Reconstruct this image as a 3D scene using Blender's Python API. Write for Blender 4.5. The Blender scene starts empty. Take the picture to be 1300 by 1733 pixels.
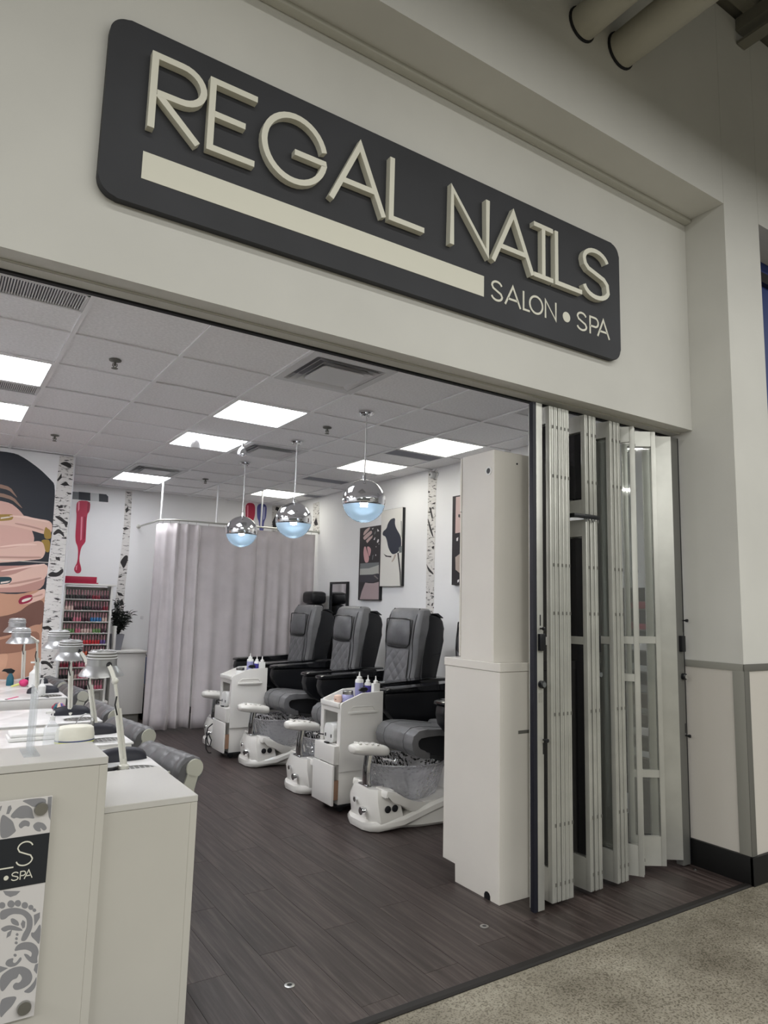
import bpy, bmesh, math, random
from mathutils import Vector, Matrix
random.seed(11)
SC = bpy.context.scene
COL = SC.collection
PI = math.pi

# ------------------------------------------------------------------ camera
yaw, pit, rol = .577167, .133538, .0255323
FW = Vector((math.sin(yaw)*math.cos(pit), math.cos(yaw)*math.cos(pit), math.sin(pit)))
_r = Vector((math.cos(yaw), -math.sin(yaw), 0)); _u = _r.cross(FW)
RT = _r*math.cos(rol)+_u*math.sin(rol); UP = -_r*math.sin(rol)+_u*math.cos(rol)
cd = bpy.data.cameras.new('camera'); cam = bpy.data.objects.new('camera', cd); COL.objects.link(cam)
cd.sensor_fit = 'AUTO'; cd.sensor_width = 36; cd.lens = 36*1167.25/1733; cd.clip_start = .05
cam.matrix_world = Matrix(((RT.x, UP.x, -FW.x, 0), (RT.y, UP.y, -FW.y, 0), (RT.z, UP.z, -FW.z, 1.573), (0, 0, 0, 1)))
SC.camera = cam
# ------------------------------------------------------------------ world, lights, exposure
w = bpy.data.worlds.new('world'); SC.world = w; w.use_nodes = True
w.node_tree.nodes['Background'].inputs[0].default_value = (.93, .96, .88, 1)
w.node_tree.nodes['Background'].inputs[1].default_value = .13
SC.view_settings.view_transform = 'Standard'; SC.view_settings.look = 'None'
SC.view_settings.exposure = 0; SC.view_settings.gamma = 1; SC.view_settings.use_curve_mapping = False
def area_light(name, loc, sx, sy, power, col, rot=(0, 0, 0), spread=180):
    l = bpy.data.lights.new(name, 'AREA'); l.shape = 'RECTANGLE'; l.size = sx; l.size_y = sy
    l.energy = power; l.color = col; l.spread = math.radians(spread)
    o = bpy.data.objects.new(name, l); COL.objects.link(o); o.location = loc; o.rotation_euler = rot
    return o
# rows of store strip lights hung below the roof deck, shining down, plus an added side strip
area_light('unseen_strip_light', (4.6, .75, 4.70), 11, .16, 86, (1, .995, .95))
area_light('unseen_strip_light', (4.2, -2.6, 4.66), 12, .16, 340, (1, .995, .95))
area_light('unseen_strip_light', (4.2, -6.2, 4.70), 12, .16, 430, (1, .995, .95))
area_light('unseen_strip_light', (-8.0, -2.5, 4.66), .16, 11, 1100, (1, .995, .95))  # unseen strip added to brighten the left-facing jamb and cabinet sides
PANEL_EMIT = 17.0

# ------------------------------------------------------------------ helpers
def lin(c):
    c = c/255
    return c/12.92 if c <= .04045 else ((c+.055)/1.055)**2.4
def rgb(t): return (lin(t[0]), lin(t[1]), lin(t[2]), 1)
MATS = {}
def mat(name, c, rough=.5, metal=0, spec=.5, noise=None, bump=None, emit=0, trans=0, coat=0, alpha=1, ecol=None, ior=1.45, sheen=0):
    m = bpy.data.materials.new(name); m.use_nodes = True; MATS[name] = m
    nt = m.node_tree; b = nt.nodes['Principled BSDF']
    b.inputs['Base Color'].default_value = rgb(c); b.inputs['Roughness'].default_value = rough
    b.inputs['Metallic'].default_value = metal; b.inputs['Specular IOR Level'].default_value = spec
    b.inputs['Transmission Weight'].default_value = trans; b.inputs['Coat Weight'].default_value = coat
    b.inputs['IOR'].default_value = ior; b.inputs['Alpha'].default_value = alpha
    b.inputs['Sheen Weight'].default_value = sheen
    if emit:
        b.inputs['Emission Color'].default_value = rgb(ecol or c); b.inputs['Emission Strength'].default_value = emit
    if noise or bump:
        tc = nt.nodes.new('ShaderNodeTexCoord')
    if noise:
        sc, amt = noise[0], noise[1]
        mp = nt.nodes.new('ShaderNodeMapping'); nt.links.new(tc.outputs['Object'], mp.inputs[0])
        if len(noise) > 2: mp.inputs['Scale'].default_value = noise[2]
        n = nt.nodes.new('ShaderNodeTexNoise'); n.inputs['Scale'].default_value = sc; n.inputs['Detail'].default_value = 5
        nt.links.new(mp.outputs[0], n.inputs['Vector'])
        r = nt.nodes.new('ShaderNodeValToRGB')
        lo = [max(0, v*(1-amt)) for v in c]; hi = [min(255, v*(1+amt*.6)) for v in c]
        r.color_ramp.elements[0].position = .3; r.color_ramp.elements[1].position = .7
        r.color_ramp.elements[0].color = rgb(lo); r.color_ramp.elements[1].color = rgb(hi)
        nt.links.new(n.outputs[0], r.inputs[0]); nt.links.new(r.outputs[0], b.inputs['Base Color'])
    if bump:
        n2 = nt.nodes.new('ShaderNodeTexNoise'); n2.inputs['Scale'].default_value = bump[0]; n2.inputs['Detail'].default_value = 3
        nt.links.new(tc.outputs['Object'], n2.inputs['Vector'])
        bp = nt.nodes.new('ShaderNodeBump'); bp.inputs['Strength'].default_value = bump[1]; bp.inputs['Distance'].default_value = bump[2] if len(bump) > 2 else .005
        nt.links.new(n2.outputs[0], bp.inputs['Height']); nt.links.new(bp.outputs[0], b.inputs['Normal'])
    return m
def thin_glass(name, tint, gloss=.5, rough=.02, body=None, bodyw=0, bump=None, fixed=None):
    """a pane too thin to refract: transparent with a Fresnel mirror coat, optional milky body"""
    m = bpy.data.materials.new(name); m.use_nodes = True; MATS[name] = m
    nt = m.node_tree; nt.nodes.clear(); o = nt.nodes.new('ShaderNodeOutputMaterial')
    t = nt.nodes.new('ShaderNodeBsdfTransparent'); t.inputs[0].default_value = rgb(tint)
    g = nt.nodes.new('ShaderNodeBsdfGlossy'); g.inputs['Roughness'].default_value = rough
    fr = nt.nodes.new('ShaderNodeFresnel'); fr.inputs[0].default_value = 1.3+gloss*.5
    mx = nt.nodes.new('ShaderNodeMixShader'); nt.links.new(fr.outputs[0], mx.inputs[0])
    if fixed is not None:
        nt.links.remove(mx.inputs[0].links[0]); mx.inputs[0].default_value = fixed
    last = t.outputs[0]
    if body:
        d = nt.nodes.new('ShaderNodeBsdfTranslucent'); d.inputs[0].default_value = rgb(body)
        d2 = nt.nodes.new('ShaderNodeBsdfDiffuse'); d2.inputs[0].default_value = rgb(body)
        ad = nt.nodes.new('ShaderNodeMixShader'); ad.inputs[0].default_value = .5
        nt.links.new(d.outputs[0], ad.inputs[1]); nt.links.new(d2.outputs[0], ad.inputs[2])
        mb = nt.nodes.new('ShaderNodeMixShader'); mb.inputs[0].default_value = bodyw
        nt.links.new(t.outputs[0], mb.inputs[1]); nt.links.new(ad.outputs[0], mb.inputs[2]); last = mb.outputs[0]
    nt.links.new(last, mx.inputs[1]); nt.links.new(g.outputs[0], mx.inputs[2]); nt.links.new(mx.outputs[0], o.inputs[0])
    if bump:
        tc = nt.nodes.new('ShaderNodeTexCoord'); n2 = nt.nodes.new('ShaderNodeTexVoronoi'); n2.inputs['Scale'].default_value = bump[0]
        nt.links.new(tc.outputs['Object'], n2.inputs['Vector'])
        bp = nt.nodes.new('ShaderNodeBump'); bp.inputs['Strength'].default_value = bump[1]; bp.inputs['Distance'].default_value = .02
        nt.links.new(n2.outputs[0], bp.inputs['Height'])
        nt.links.new(bp.outputs[0], g.inputs['Normal']); nt.links.new(bp.outputs[0], fr.inputs['Normal'])
    return m

ORG = {}
class MB:
    def __init__(s): s.bm = bmesh.new()
    def _bev(s, vs, bev, seg=2):
        if bev:
            es = {e for v in vs for e in v.link_edges}
            bmesh.ops.bevel(s.bm, geom=list(es), offset=bev, segments=seg, profile=.6, affect='EDGES', clamp_overlap=True)
    def box(s, x0, x1, y0, y1, z0, z1, bev=0, seg=2):
        v = [s.bm.verts.new(p) for p in ((x0, y0, z0), (x1, y0, z0), (x1, y1, z0), (x0, y1, z0), (x0, y0, z1), (x1, y0, z1), (x1, y1, z1), (x0, y1, z1))]
        for f in ((3, 2, 1, 0), (4, 5, 6, 7), (0, 1, 5, 4), (1, 2, 6, 5), (2, 3, 7, 6), (3, 0, 4, 7)): s.bm.faces.new([v[i] for i in f])
        s._bev(v, bev, seg); return s
    def obox(s, p, d, n, l, t, z0, z1, bev=0):
        """upright box from p along d for l, thickness t to both sides along n"""
        v = []
        for z in (z0, z1):
            for a, b in ((0, -1), (1, -1), (1, 1), (0, 1)):
                v.append(s.bm.verts.new((p[0]+d[0]*l*a+n[0]*t*b/2, p[1]+d[1]*l*a+n[1]*t*b/2, z)))
        for f in ((3, 2, 1, 0), (4, 5, 6, 7), (0, 1, 5, 4), (1, 2, 6, 5), (2, 3, 7, 6), (3, 0, 4, 7)): s.bm.faces.new([v[i] for i in f])
        s._bev(v, bev); return s
    def prism(s, pts, ax, a0, a1, bev=0, seg=2):
        def P(p, a): return {'x': (a, p[0], p[1]), 'y': (p[0], a, p[1]), 'z': (p[0], p[1], a)}[ax]
        A = [s.bm.verts.new(P(p, a0)) for p in pts]; B = [s.bm.verts.new(P(p, a1)) for p in pts]
        n = len(pts); s.bm.faces.new(A); s.bm.faces.new(B[::-1])
        for i in range(n): s.bm.faces.new((A[i], B[i], B[(i+1) % n], A[(i+1) % n]))
        s._bev(A+B, bev, seg); return s
    def flat(s, pts, ax, a):
        def P(p): return {'x': (a, p[0], p[1]), 'y': (p[0], a, p[1]), 'z': (p[0], p[1], a)}[ax]
        s.bm.faces.new([s.bm.verts.new(P(p)) for p in pts]); return s
    def loft(s, rings, cap=True, close=True):
        R = [[s.bm.verts.new(p) for p in r] for r in rings]; n = len(R[0])
        for a, b in zip(R, R[1:]):
            for i in range(n if close else n-1): s.bm.faces.new((a[i], a[(i+1) % n], b[(i+1) % n], b[i]))
        if cap: s.bm.faces.new(R[0][::-1]); s.bm.faces.new(R[-1])
        return s
    def tube(s, pts, r, n=8, cap=True):
        P = [Vector(p) for p in pts]; rr = r if isinstance(r, (list, tuple)) else [r]*len(P); rings = []
        t0 = (P[1]-P[0]).normalized(); ref = Vector((0, 0, 1)) if abs(t0.z) < .9 else Vector((1, 0, 0))
        u = t0.cross(ref).normalized()
        for i, p in enumerate(P):
            t = (P[min(i+1, len(P)-1)]-P[max(i-1, 0)]).normalized()
            u = (u-t*u.dot(t)).normalized(); v = t.cross(u)
            rings.append([p+(u*math.cos(2*PI*k/n)+v*math.sin(2*PI*k/n))*rr[i] for k in range(n)])
        return s.loft(rings, cap)
    def lathe(s, prof, c=(0, 0, 0), n=16, ax='z', sx=1, sy=1, cap=True):
        rings = []
        for r, h in prof:
            ring = []
            for k in range(n):
                a, b = r*sx*math.cos(2*PI*k/n), r*sy*math.sin(2*PI*k/n)
                ring.append({'z': (c[0]+a, c[1]+b, c[2]+h), 'x': (c[0]+h, c[1]+a, c[2]+b), 'y': (c[0]+a, c[1]+h, c[2]+b)}[ax])
            rings.append(ring)
        return s.loft(rings, cap)
    def ball(s, c, r, n=12, m=8, sc=(1, 1, 1)):
        prof = [(max(1e-4, r*math.sin(PI*i/m)), -r*math.cos(PI*i/m)) for i in range(m+1)]
        rings = [[(c[0]+p*sc[0]*math.cos(2*PI*k/n), c[1]+p*sc[1]*math.sin(2*PI*k/n), c[2]+h*sc[2]) for k in range(n)] for p, h in prof]
        return s.loft(rings)
    def build(s, name, m, parent=None, smooth=True, sub=0, solid=0, label=None, kind=None):
        o0 = ORG.get(parent.name, Vector()) if parent else Vector()
        if o0.length: bmesh.ops.translate(s.bm, verts=s.bm.verts, vec=-o0)
        bmesh.ops.recalc_face_normals(s.bm, faces=s.bm.faces)
        me = bpy.data.meshes.new(name); s.bm.to_mesh(me); s.bm.free()
        ms = m if isinstance(m, (list, tuple)) else [m]
        for q in ms: me.materials.append(MATS[q] if isinstance(q, str) else q)
        if smooth:
            me.shade_smooth(); me.set_sharp_from_angle(angle=math.radians(38))
        o = bpy.data.objects.new(name, me); COL.objects.link(o)
        if parent: o.parent = parent; ORG[o.name] = o0
        if sub:
            md = o.modifiers.new('subdivision', 'SUBSURF'); md.levels = sub; md.render_levels = sub
        if solid:
            md = o.modifiers.new('solidify', 'SOLIDIFY'); md.thickness = solid
        if label: o['label'] = label
        if kind: o['kind'] = kind
        return o
def B(*a, **k): return MB().box(*a, **k)
def thing(name, label, cat, loc=(0, 0, 0), group=None):
    o = bpy.data.objects.new(name, None); COL.objects.link(o); o.location = loc; o.empty_display_size = .1
    ORG[o.name] = Vector(loc); o['label'] = label; o['category'] = cat
    if group: o['group'] = group
    return o
def tag(o, label, cat, group=None):
    o['label'] = label; o['category'] = cat
    if group: o['group'] = group
    return o
def struct(o): o['kind'] = 'structure'; return o
def copy_tree(o, parent=None):
    c = o.copy(); COL.objects.link(c)
    if parent: c.parent = parent
    for ch in o.children: copy_tree(ch, c)
    return c
def rrect(x0, x1, z0, z1, r, n=6):
    pts = []
    for cx, cz, a in ((x1-r, z1-r, 0), (x0+r, z1-r, 90), (x0+r, z0+r, 180), (x1-r, z0+r, 270)):
        for k in range(n+1):
            t = math.radians(a+90*k/n); pts.append((cx+r*math.cos(t), cz+r*math.sin(t)))
    return pts
def stroke(mb, pts, wd, ax, a0, a1, closed=False):
    """a constant-width band following pts (2D), extruded along ax: monoline lettering"""
    n = len(pts); L = []; R = []
    for i, p in enumerate(pts):
        a = Vector(pts[i-1]) if (i or closed) else None; b = Vector(pts[(i+1) % n]) if (i < n-1 or closed) else None
        p = Vector(p)
        t1 = (p-a).normalized() if a is not None else None; t2 = (b-p).normalized() if b is not None else None
        if t1 is None: t1 = t2
        if t2 is None: t2 = t1
        n1 = Vector((-t1.y, t1.x)); n2 = Vector((-t2.y, t2.x)); nn = n1+n2
        nn = nn/max(.35, nn.length_squared/2) if nn.length > 1e-3 else n1
        L.append(p+nn*wd/2); R.append(p-nn*wd/2)
    def P(p, a): return {'x': (a, p[0], p[1]), 'y': (p[0], a, p[1]), 'z': (p[0], p[1], a)}[ax]
    rings = [[P(L[i], a0), P(R[i], a0), P(R[i], a1), P(L[i], a1)] for i in range(n)]
    if closed: rings.append(rings[0])
    mb.loft(rings, cap=not closed)
    return mb
def arc(cx, cy, rx, ry, a0, a1, n=18):
    return [(cx+rx*math.cos(math.radians(a0+(a1-a0)*i/n)), cy+ry*math.sin(math.radians(a0+(a1-a0)*i/n))) for i in range(n+1)]

# ------------------------------------------------------------------ materials
mat('wall_white', (212, 211, 206), .75, noise=(1.3, .03), bump=(180, .06, .002))
mat('salon_white', (238, 238, 239), .7, noise=(1.1, .02))
mat('soffit_white', (196, 195, 187), .75)
mat('tile', (240, 239, 241), .9, noise=(60, .04), bump=(220, .25, .002))
mat('tbar', (238, 238, 240), .5)
mat('plenum', (60, 60, 60), .9)
mat('sign_dark', (50, 51, 56), .62, noise=(2, .12))
mat('sign_cream', (226, 224, 210), .5)
mat('melamine', (200, 198, 193), .38, noise=(1.7, .02))
mat('melamine_b', (199, 196, 188), .4, noise=(1.7, .025))
mat('spa_white', (232, 230, 225), .18, coat=.4)
mat('chrome', (225, 226, 228), .06, metal=1)
mat('mirror_chrome', (232, 233, 236), .02, metal=1)
mat('steel', (170, 170, 168), .28, metal=1)
mat('alu', (196, 196, 190), .38, metal=.55, noise=(5, .05))
mat('alu_dark', (120, 120, 117), .45, metal=.4)
mat('black', (22, 23, 27), .35)
mat('black_gloss', (17, 18, 22), .16, coat=.5)
mat('rubber', (25, 26, 30), .7)
mat('navyblack', (26, 27, 38), .5)
mat('leather', (110, 110, 112), .34, noise=(9, .08), bump=(35, .25, .006))
mat('leather_dark', (98, 98, 100), .36, noise=(9, .1), bump=(30, .3, .006))
mat('leather_side', (186, 186, 174), .45)
mat('piping', (30, 30, 33), .4)
mat('curtain', (214, 207, 209), .85, noise=(6, .03), sheen=.3)
mat('baseboard', (20, 20, 21), .45)
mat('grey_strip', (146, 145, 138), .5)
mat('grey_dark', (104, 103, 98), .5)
mat('frp', (205, 200, 193), .45, bump=(120, .1, .003))
mat('navy', (38, 58, 120), .5)
mat('deck', (122, 120, 110), .7)
mat('duct', (176, 173, 160), .65, bump=(40, .15, .006))
mat('lamp_silver', (176, 177, 178), .3, metal=.65)
mat('lamp_arm', (222, 221, 212), .35, metal=.15)
mat('marble', (231, 230, 229), .25, noise=(7, .06))
mat('cabinet_white', (228, 226, 222), .35)
mat('cabinet_cream', (226, 222, 215), .38, noise=(1.7, .02))
mat('pot_grey', (132, 132, 140), .6)
mat('leaf', (34, 40, 36), .45)
mat('soil', (40, 32, 26), .9)
mat('teal', (40, 96, 112), .4)
mat('blue_bag', (30, 62, 118), .6)
mat('bulb', (232, 245, 255), .5, emit=50)
mat('vent_dark', (96, 98, 108), .6)
mat('vent_mid', (150, 152, 162), .6)
mat('vent_grey', (176, 176, 182), .6)
mat('vent_white', (212, 212, 214), .5)
mat('threshold', (30, 27, 26), .55)
mat('lavender', (176, 176, 222), .25, trans=.25)
mat('purple', (86, 78, 168), .25, trans=.2)
mat('bottle_white', (232, 232, 230), .4)
mat('peach', (226, 196, 180), .5)
mat('pink', (212, 62, 120), .5)
mat('yellowish', (214, 218, 130), .5)
mat('red_box', (172, 32, 66), .4)
mat('cord', (28, 28, 30), .5)
mat('wood_item', (150, 118, 96), .6)
thin_glass('clear_glass', (247, 249, 249), .4)
thin_glass('sheet_glass', (236, 238, 236), .55, .03, (225, 225, 220), .12)
thin_glass('smoked_glass', (92, 92, 98), .5, .05, (60, 60, 66), .35)
thin_glass('acrylic', (250, 251, 252), .05, .05, (246, 248, 249), .22, fixed=.06)
thin_glass('bowl_glass', (246, 246, 250), .5, .06, (248, 248, 253), .40, bump=(38, 1.0))
thin_glass('globe_glass', (226, 238, 246), .5, .02, (206, 226, 240), .36)
def mnode(name):
    m = bpy.data.materials.new(name); m.use_nodes = True; MATS[name] = m
    nt = m.node_tree; return nt, nt.nodes['Principled BSDF'], nt.nodes.new('ShaderNodeTexCoord')
def N(nt, t, **k):
    n = nt.nodes.new(t)
    for a, v in k.items(): n.inputs[a.replace('_', ' ')].default_value = v
    return n
def ramp(nt, els):
    r = nt.nodes.new('ShaderNodeValToRGB'); e = r.color_ramp.elements
    e[0].position, e[0].color = els[0][0], rgb(els[0][1]); e[1].position, e[1].color = els[-1][0], rgb(els[-1][1])
    for p, c in els[1:-1]:
        q = e.new(p); q.color = rgb(c)
    return r
# vinyl plank: long grain along the plank, tone per plank
nt, b, tc = mnode('plank')
oi = nt.nodes.new('ShaderNodeObjectInfo'); mp = nt.nodes.new('ShaderNodeMapping'); mp.inputs['Scale'].default_value = (26, 1.1, 1)
add = nt.nodes.new('ShaderNodeVectorMath'); add.operation = 'ADD'
mul = nt.nodes.new('ShaderNodeVectorMath'); mul.operation = 'SCALE'; mul.inputs['Scale'].default_value = 1
cmb = nt.nodes.new('ShaderNodeCombineXYZ'); mm = nt.nodes.new('ShaderNodeMath'); mm.operation = 'MULTIPLY'; mm.inputs[1].default_value = 37
nt.links.new(oi.outputs['Random'], mm.inputs[0]); nt.links.new(mm.outputs[0], cmb.inputs[0]); nt.links.new(mm.outputs[0], cmb.inputs[1])
nt.links.new(tc.outputs['Object'], add.inputs[0]); nt.links.new(cmb.outputs[0], add.inputs[1]); nt.links.new(add.outputs[0], mp.inputs[0])
n1 = N(nt, 'ShaderNodeTexNoise', Scale=1.6, Detail=7, Roughness=.62, Distortion=.5); nt.links.new(mp.outputs[0], n1.inputs['Vector'])
r1 = ramp(nt, [(.28, (43, 35, 33)), (.5, (63, 54, 52)), (.72, (92, 82, 79))]); nt.links.new(n1.outputs[0], r1.inputs[0])
hs = N(nt, 'ShaderNodeHueSaturation'); mr = nt.nodes.new('ShaderNodeMapRange'); mr.inputs[3].default_value = .80; mr.inputs[4].default_value = 1.16
nt.links.new(oi.outputs['Random'], mr.inputs[0]); nt.links.new(mr.outputs[0], hs.inputs['Value']); nt.links.new(r1.outputs[0], hs.inputs['Color'])
nt.links.new(hs.outputs[0], b.inputs['Base Color']); b.inputs['Roughness'].default_value = .42; b.inputs['Specular IOR Level'].default_value = .35
bp = N(nt, 'ShaderNodeBump', Strength=.12, Distance=.002); nt.links.new(n1.outputs[0], bp.inputs['Height']); nt.links.new(bp.outputs[0], b.inputs['Normal'])
# ground concrete: mottled with fine aggregate
nt, b, tc = mnode('concrete')
n1 = N(nt, 'ShaderNodeTexNoise', Scale=1.7, Detail=8, Roughness=.68); nt.links.new(tc.outputs['Object'], n1.inputs['Vector'])
r1 = ramp(nt, [(.3, (106, 100, 87)), (.52, (144, 138, 124)), (.72, (172, 167, 152))]); nt.links.new(n1.outputs[0], r1.inputs[0])
n2 = N(nt, 'ShaderNodeTexVoronoi', Scale=95); nt.links.new(tc.outputs['Object'], n2.inputs['Vector'])
n3 = N(nt, 'ShaderNodeTexNoise', Scale=130, Detail=2); nt.links.new(tc.outputs['Object'], n3.inputs['Vector'])
r3 = ramp(nt, [(.36, (128, 122, 112)), (.52, (255, 255, 255))]); nt.links.new(n3.outputs[0], r3.inputs[0])
mx = nt.nodes.new('ShaderNodeMixRGB'); mx.blend_type = 'MULTIPLY'; mx.inputs[0].default_value = .75
nt.links.new(r1.outputs[0], mx.inputs[1]); nt.links.new(r3.outputs[0], mx.inputs[2]); nt.links.new(mx.outputs[0], b.inputs['Base Color'])
b.inputs['Roughness'].default_value = .38; b.inputs['Specular IOR Level'].default_value = .35
# printed birch bark
nt, b, tc = mnode('birch')
mp = nt.nodes.new('ShaderNodeMapping'); mp.inputs['Scale'].default_value = (11, 11, 34); nt.links.new(tc.outputs['Object'], mp.inputs[0])
n1 = N(nt, 'ShaderNodeTexNoise', Scale=1.3, Detail=4, Roughness=.65, Distortion=.6); nt.links.new(mp.outputs[0], n1.inputs['Vector'])
r1 = ramp(nt, [(.0, (40, 38, 38)), (.385, (52, 49, 50)), (.43, (214, 211, 208)), (1, (232, 230, 227))]); nt.links.new(n1.outputs[0], r1.inputs[0])
nt.links.new(r1.outputs[0], b.inputs['Base Color']); b.inputs['Roughness'].default_value = .6
# light panel diffuser
mat('panel_light', (255, 253, 250), .5, emit=PANEL_EMIT, ecol=(250, 251, 255))
mat('panel_light_warm', (255, 253, 250), .5, emit=PANEL_EMIT*.42, ecol=(255, 253, 240))
ARTC = {'dark': (42, 46, 54), 'tan': (192, 146, 122), 'brown': (116, 82, 72), 'face': (212, 170, 158), 'cheek': (186, 142, 132), 'skin': (222, 186, 172),
 'gold': (158, 128, 60), 'teal': (38, 66, 74), 'crimson': (150, 38, 66), 'pale': (226, 216, 206), 'strand': (150, 120, 104), 'grey': (120, 124, 128),
 'lightgrey': (202, 205, 206), 'red': (186, 44, 76), 'pink': (232, 140, 160), 'deepred': (146, 26, 58), 'blue': (92, 96, 164), 'paleblue': (188, 192, 226),
 'pinkgrey': (196, 172, 168), 'rose': (206, 160, 162), 'white': (228, 226, 226), 'greyleaf': (112, 118, 118), 'sky': (176, 176, 172), 'skydark': (116, 120, 122),
 'mount': (62, 60, 68), 'mountlight': (128, 122, 122), 'dune': (168, 150, 152), 'navy_print': (44, 48, 62), 'stem': (52, 50, 52), 'sepal': (178, 164, 154),
 'damask': (140, 140, 144), 'damask_bg': (214, 211, 210), 'band': (36, 39, 44), 'knot': (44, 41, 42), 'canvas_dark': (46, 42, 46), 'canvas_light': (219, 217, 212), 'skindark': (186, 146, 134), 'skinlight': (234, 204, 192), 'brownmid': (150, 108, 90), 'tanlight': (206, 160, 134)}
for k, c in ARTC.items(): mat('print_'+k, c, .5)
def smooth(pts, n=2):
    if len(pts) < 5: return pts
    for _ in range(n):
        q = []
        for i, a in enumerate(pts):
            b = pts[(i+1) % len(pts)]
            q += [(a[0]*.78+b[0]*.22, a[1]*.78+b[1]*.22), (a[0]*.22+b[0]*.78, a[1]*.22+b[1]*.78)]
        pts = q
    return pts
def art(name, shapes, ax, a, step, parent, recolor=None):
    """flat print: each ink patch a thin film on its poster"""
    for i, (t, pts) in enumerate(shapes):
        if t == 'c': continue
        t = {'navy': 'navy_print', 'k': 'knot', 'g': 'damask'}.get(t, t)
        MB().flat(pts if len(pts) < 6 or t in ('sky', 'skydark', 'mount', 'mountlight', 'dune', 'stem') else smooth(pts), ax, a+step*(i+1)).build(name, 'print_'+t, parent, smooth=False)
# traced outlines of the flat prints, in metres on their walls
MURAL=[('dark',[(.161,2.991),(.588,3.018),(.717,2.958),(.851,2.869),(.949,2.78),(1.001,2.728),(1.015,2.363),(1.0,1.916),(1.001,1.519),(1.002,1.053),(.337,1.061)]),('tan',[(.284,1.646),(.713,1.566),(.99,1.657),(1.001,1.519),(.992,1.326),(1.023,.737),(.365,.761)]),('brown',[(.315,1.307),(.752,1.385),(.865,1.495),(.999,1.547),(1.005,1.285),(.92,1.284),(.769,1.19),(.334,1.1)]),('face',[(.205,2.507),(.583,2.512),(.7,2.426),(.791,2.301),(.865,2.132),(.793,2.064),(.254,1.975)]),('cheek',[(.266,1.843),(.748,1.868),(.969,1.907),(.991,1.643),(.747,1.594),(.288,1.607)]),('skin',[(.227,2.273),(.643,2.372),(.741,2.381),(.83,2.361),(1.003,2.348),(1.01,2.22),(.945,2.201),(.841,2.228),(.74,2.248),(.603,2.271),(.229,2.253)]),('skin',[(.253,1.988),(.672,2.042),(.813,2.114),(.9,2.134),(.953,2.103),(.966,2.019),(.94,1.948),(.853,1.936),(.708,1.907),(.265,1.856)]),('skin',[(.278,1.712),(.66,1.761),(.811,1.844),(1.0,1.916),(1.001,1.755),(.885,1.709),(.706,1.647),(.286,1.626)]),('skin',[(.76,1.513),(.81,1.569),(.883,1.585),(.995,1.664),(.998,1.553),(.89,1.503),(.805,1.48)]),('gold',[(.221,2.333),(.582,2.38),(.636,2.381),(.645,2.351),(.624,2.315),(.227,2.269)]),('teal',[(.277,1.725),(.636,1.756),(.679,1.748),(.685,1.715),(.655,1.68),(.283,1.653)]),('crimson',[(.756,1.513),(.774,1.554),(.834,1.581),(.883,1.582),(.887,1.53),(.841,1.495),(.774,1.482)]),('gold',[(.931,2.214),(.944,2.286),(.965,2.266),(.995,2.247),(1.012,2.164),(.949,2.152)]),('gold',[(.912,2.135),(.943,2.151),(1.0,2.149),(1.004,2.022),(.966,2.019),(.943,2.102)]),('pale',[(.789,1.528),(.836,1.549),(.875,1.557),(.868,1.536),(.827,1.515),(.791,1.503)]),('pale',[(.587,1.7),(.652,1.713),(.673,1.717),(.653,1.697),(.588,1.684)]),('pale',[(.531,2.341),(.596,2.356),(.632,2.357),(.597,2.343),(.532,2.326)]),('strand',[(.192,2.654),(.568,2.685),(.664,2.555),(.652,2.561),(.559,2.642),(.194,2.627)]),('strand',[(.198,2.587),(.6,2.59),(.723,2.449),(.697,2.461),(.592,2.548),(.201,2.56)])]
BIRCH1=[('b',[(1.018,3.054),(1.014,2.836),(1.005,2.596),(1.012,2.251),(1.007,1.877),(.997,1.57),(1.0,1.282),(1.018,.819),(1.026,.582),(1.165,.575),(1.16,.769),(1.153,1.207),(1.15,1.513),(1.153,1.823),(1.152,2.294),(1.167,2.614),(1.153,3.056)])]
KNOT1=[('k',[(1.019,2.957),(1.082,2.99),(1.143,2.958),(1.131,2.916),(1.071,2.94)]),('k',[(1.012,2.78),(1.049,2.857),(1.055,2.809),(1.02,2.765)]),('k',[(1.044,2.736),(1.099,2.775),(1.134,2.738),(1.088,2.725)]),('k',[(1.014,2.4),(1.071,2.405),(1.132,2.355),(1.155,2.349),(1.139,2.277),(1.112,2.338),(1.06,2.365)]),('k',[(1.017,2.22),(1.066,2.279),(1.121,2.228),(1.132,2.181),(1.077,2.232),(1.03,2.197)]),('k',[(1.004,1.793),(1.039,1.825),(1.09,1.812),(1.14,1.869),(1.153,1.823),(1.107,1.774),(1.023,1.77)]),('k',[(.995,1.264),(1.064,1.271),(1.114,1.207),(1.09,1.207),(1.052,1.24),(1.011,1.23)]),('k',[(1.009,.923),(1.078,.921),(1.133,.853),(1.12,.838),(1.067,.892),(1.019,.885)]),('k',[(1.041,2.505),(1.083,2.525),(1.092,2.494),(1.05,2.482)]),('k',[(1.062,1.981),(1.106,1.968),(1.108,1.937),(1.067,1.95)])]
BIRCH2=[('b',[(2.129,3.037),(2.14,2.53),(2.125,2.058),(2.112,1.714),(2.102,1.454),(2.108,1.117),(2.214,1.116),(2.221,1.416),(2.218,1.718),(2.233,2.064),(2.228,2.537),(2.217,3.032)])]
KNOT2=[('k',[(2.142,2.778),(2.178,2.823),(2.188,2.762),(2.155,2.727)]),('k',[(2.127,2.518),(2.169,2.536),(2.214,2.515),(2.153,2.49)]),('k',[(2.125,2.058),(2.187,2.154),(2.227,2.146),(2.223,2.064),(2.181,1.96),(2.148,2.019)]),('k',[(2.116,1.654),(2.176,1.636),(2.208,1.597),(2.139,1.605)]),('k',[(2.155,1.515),(2.191,1.566),(2.214,1.506),(2.178,1.475)])]
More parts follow.
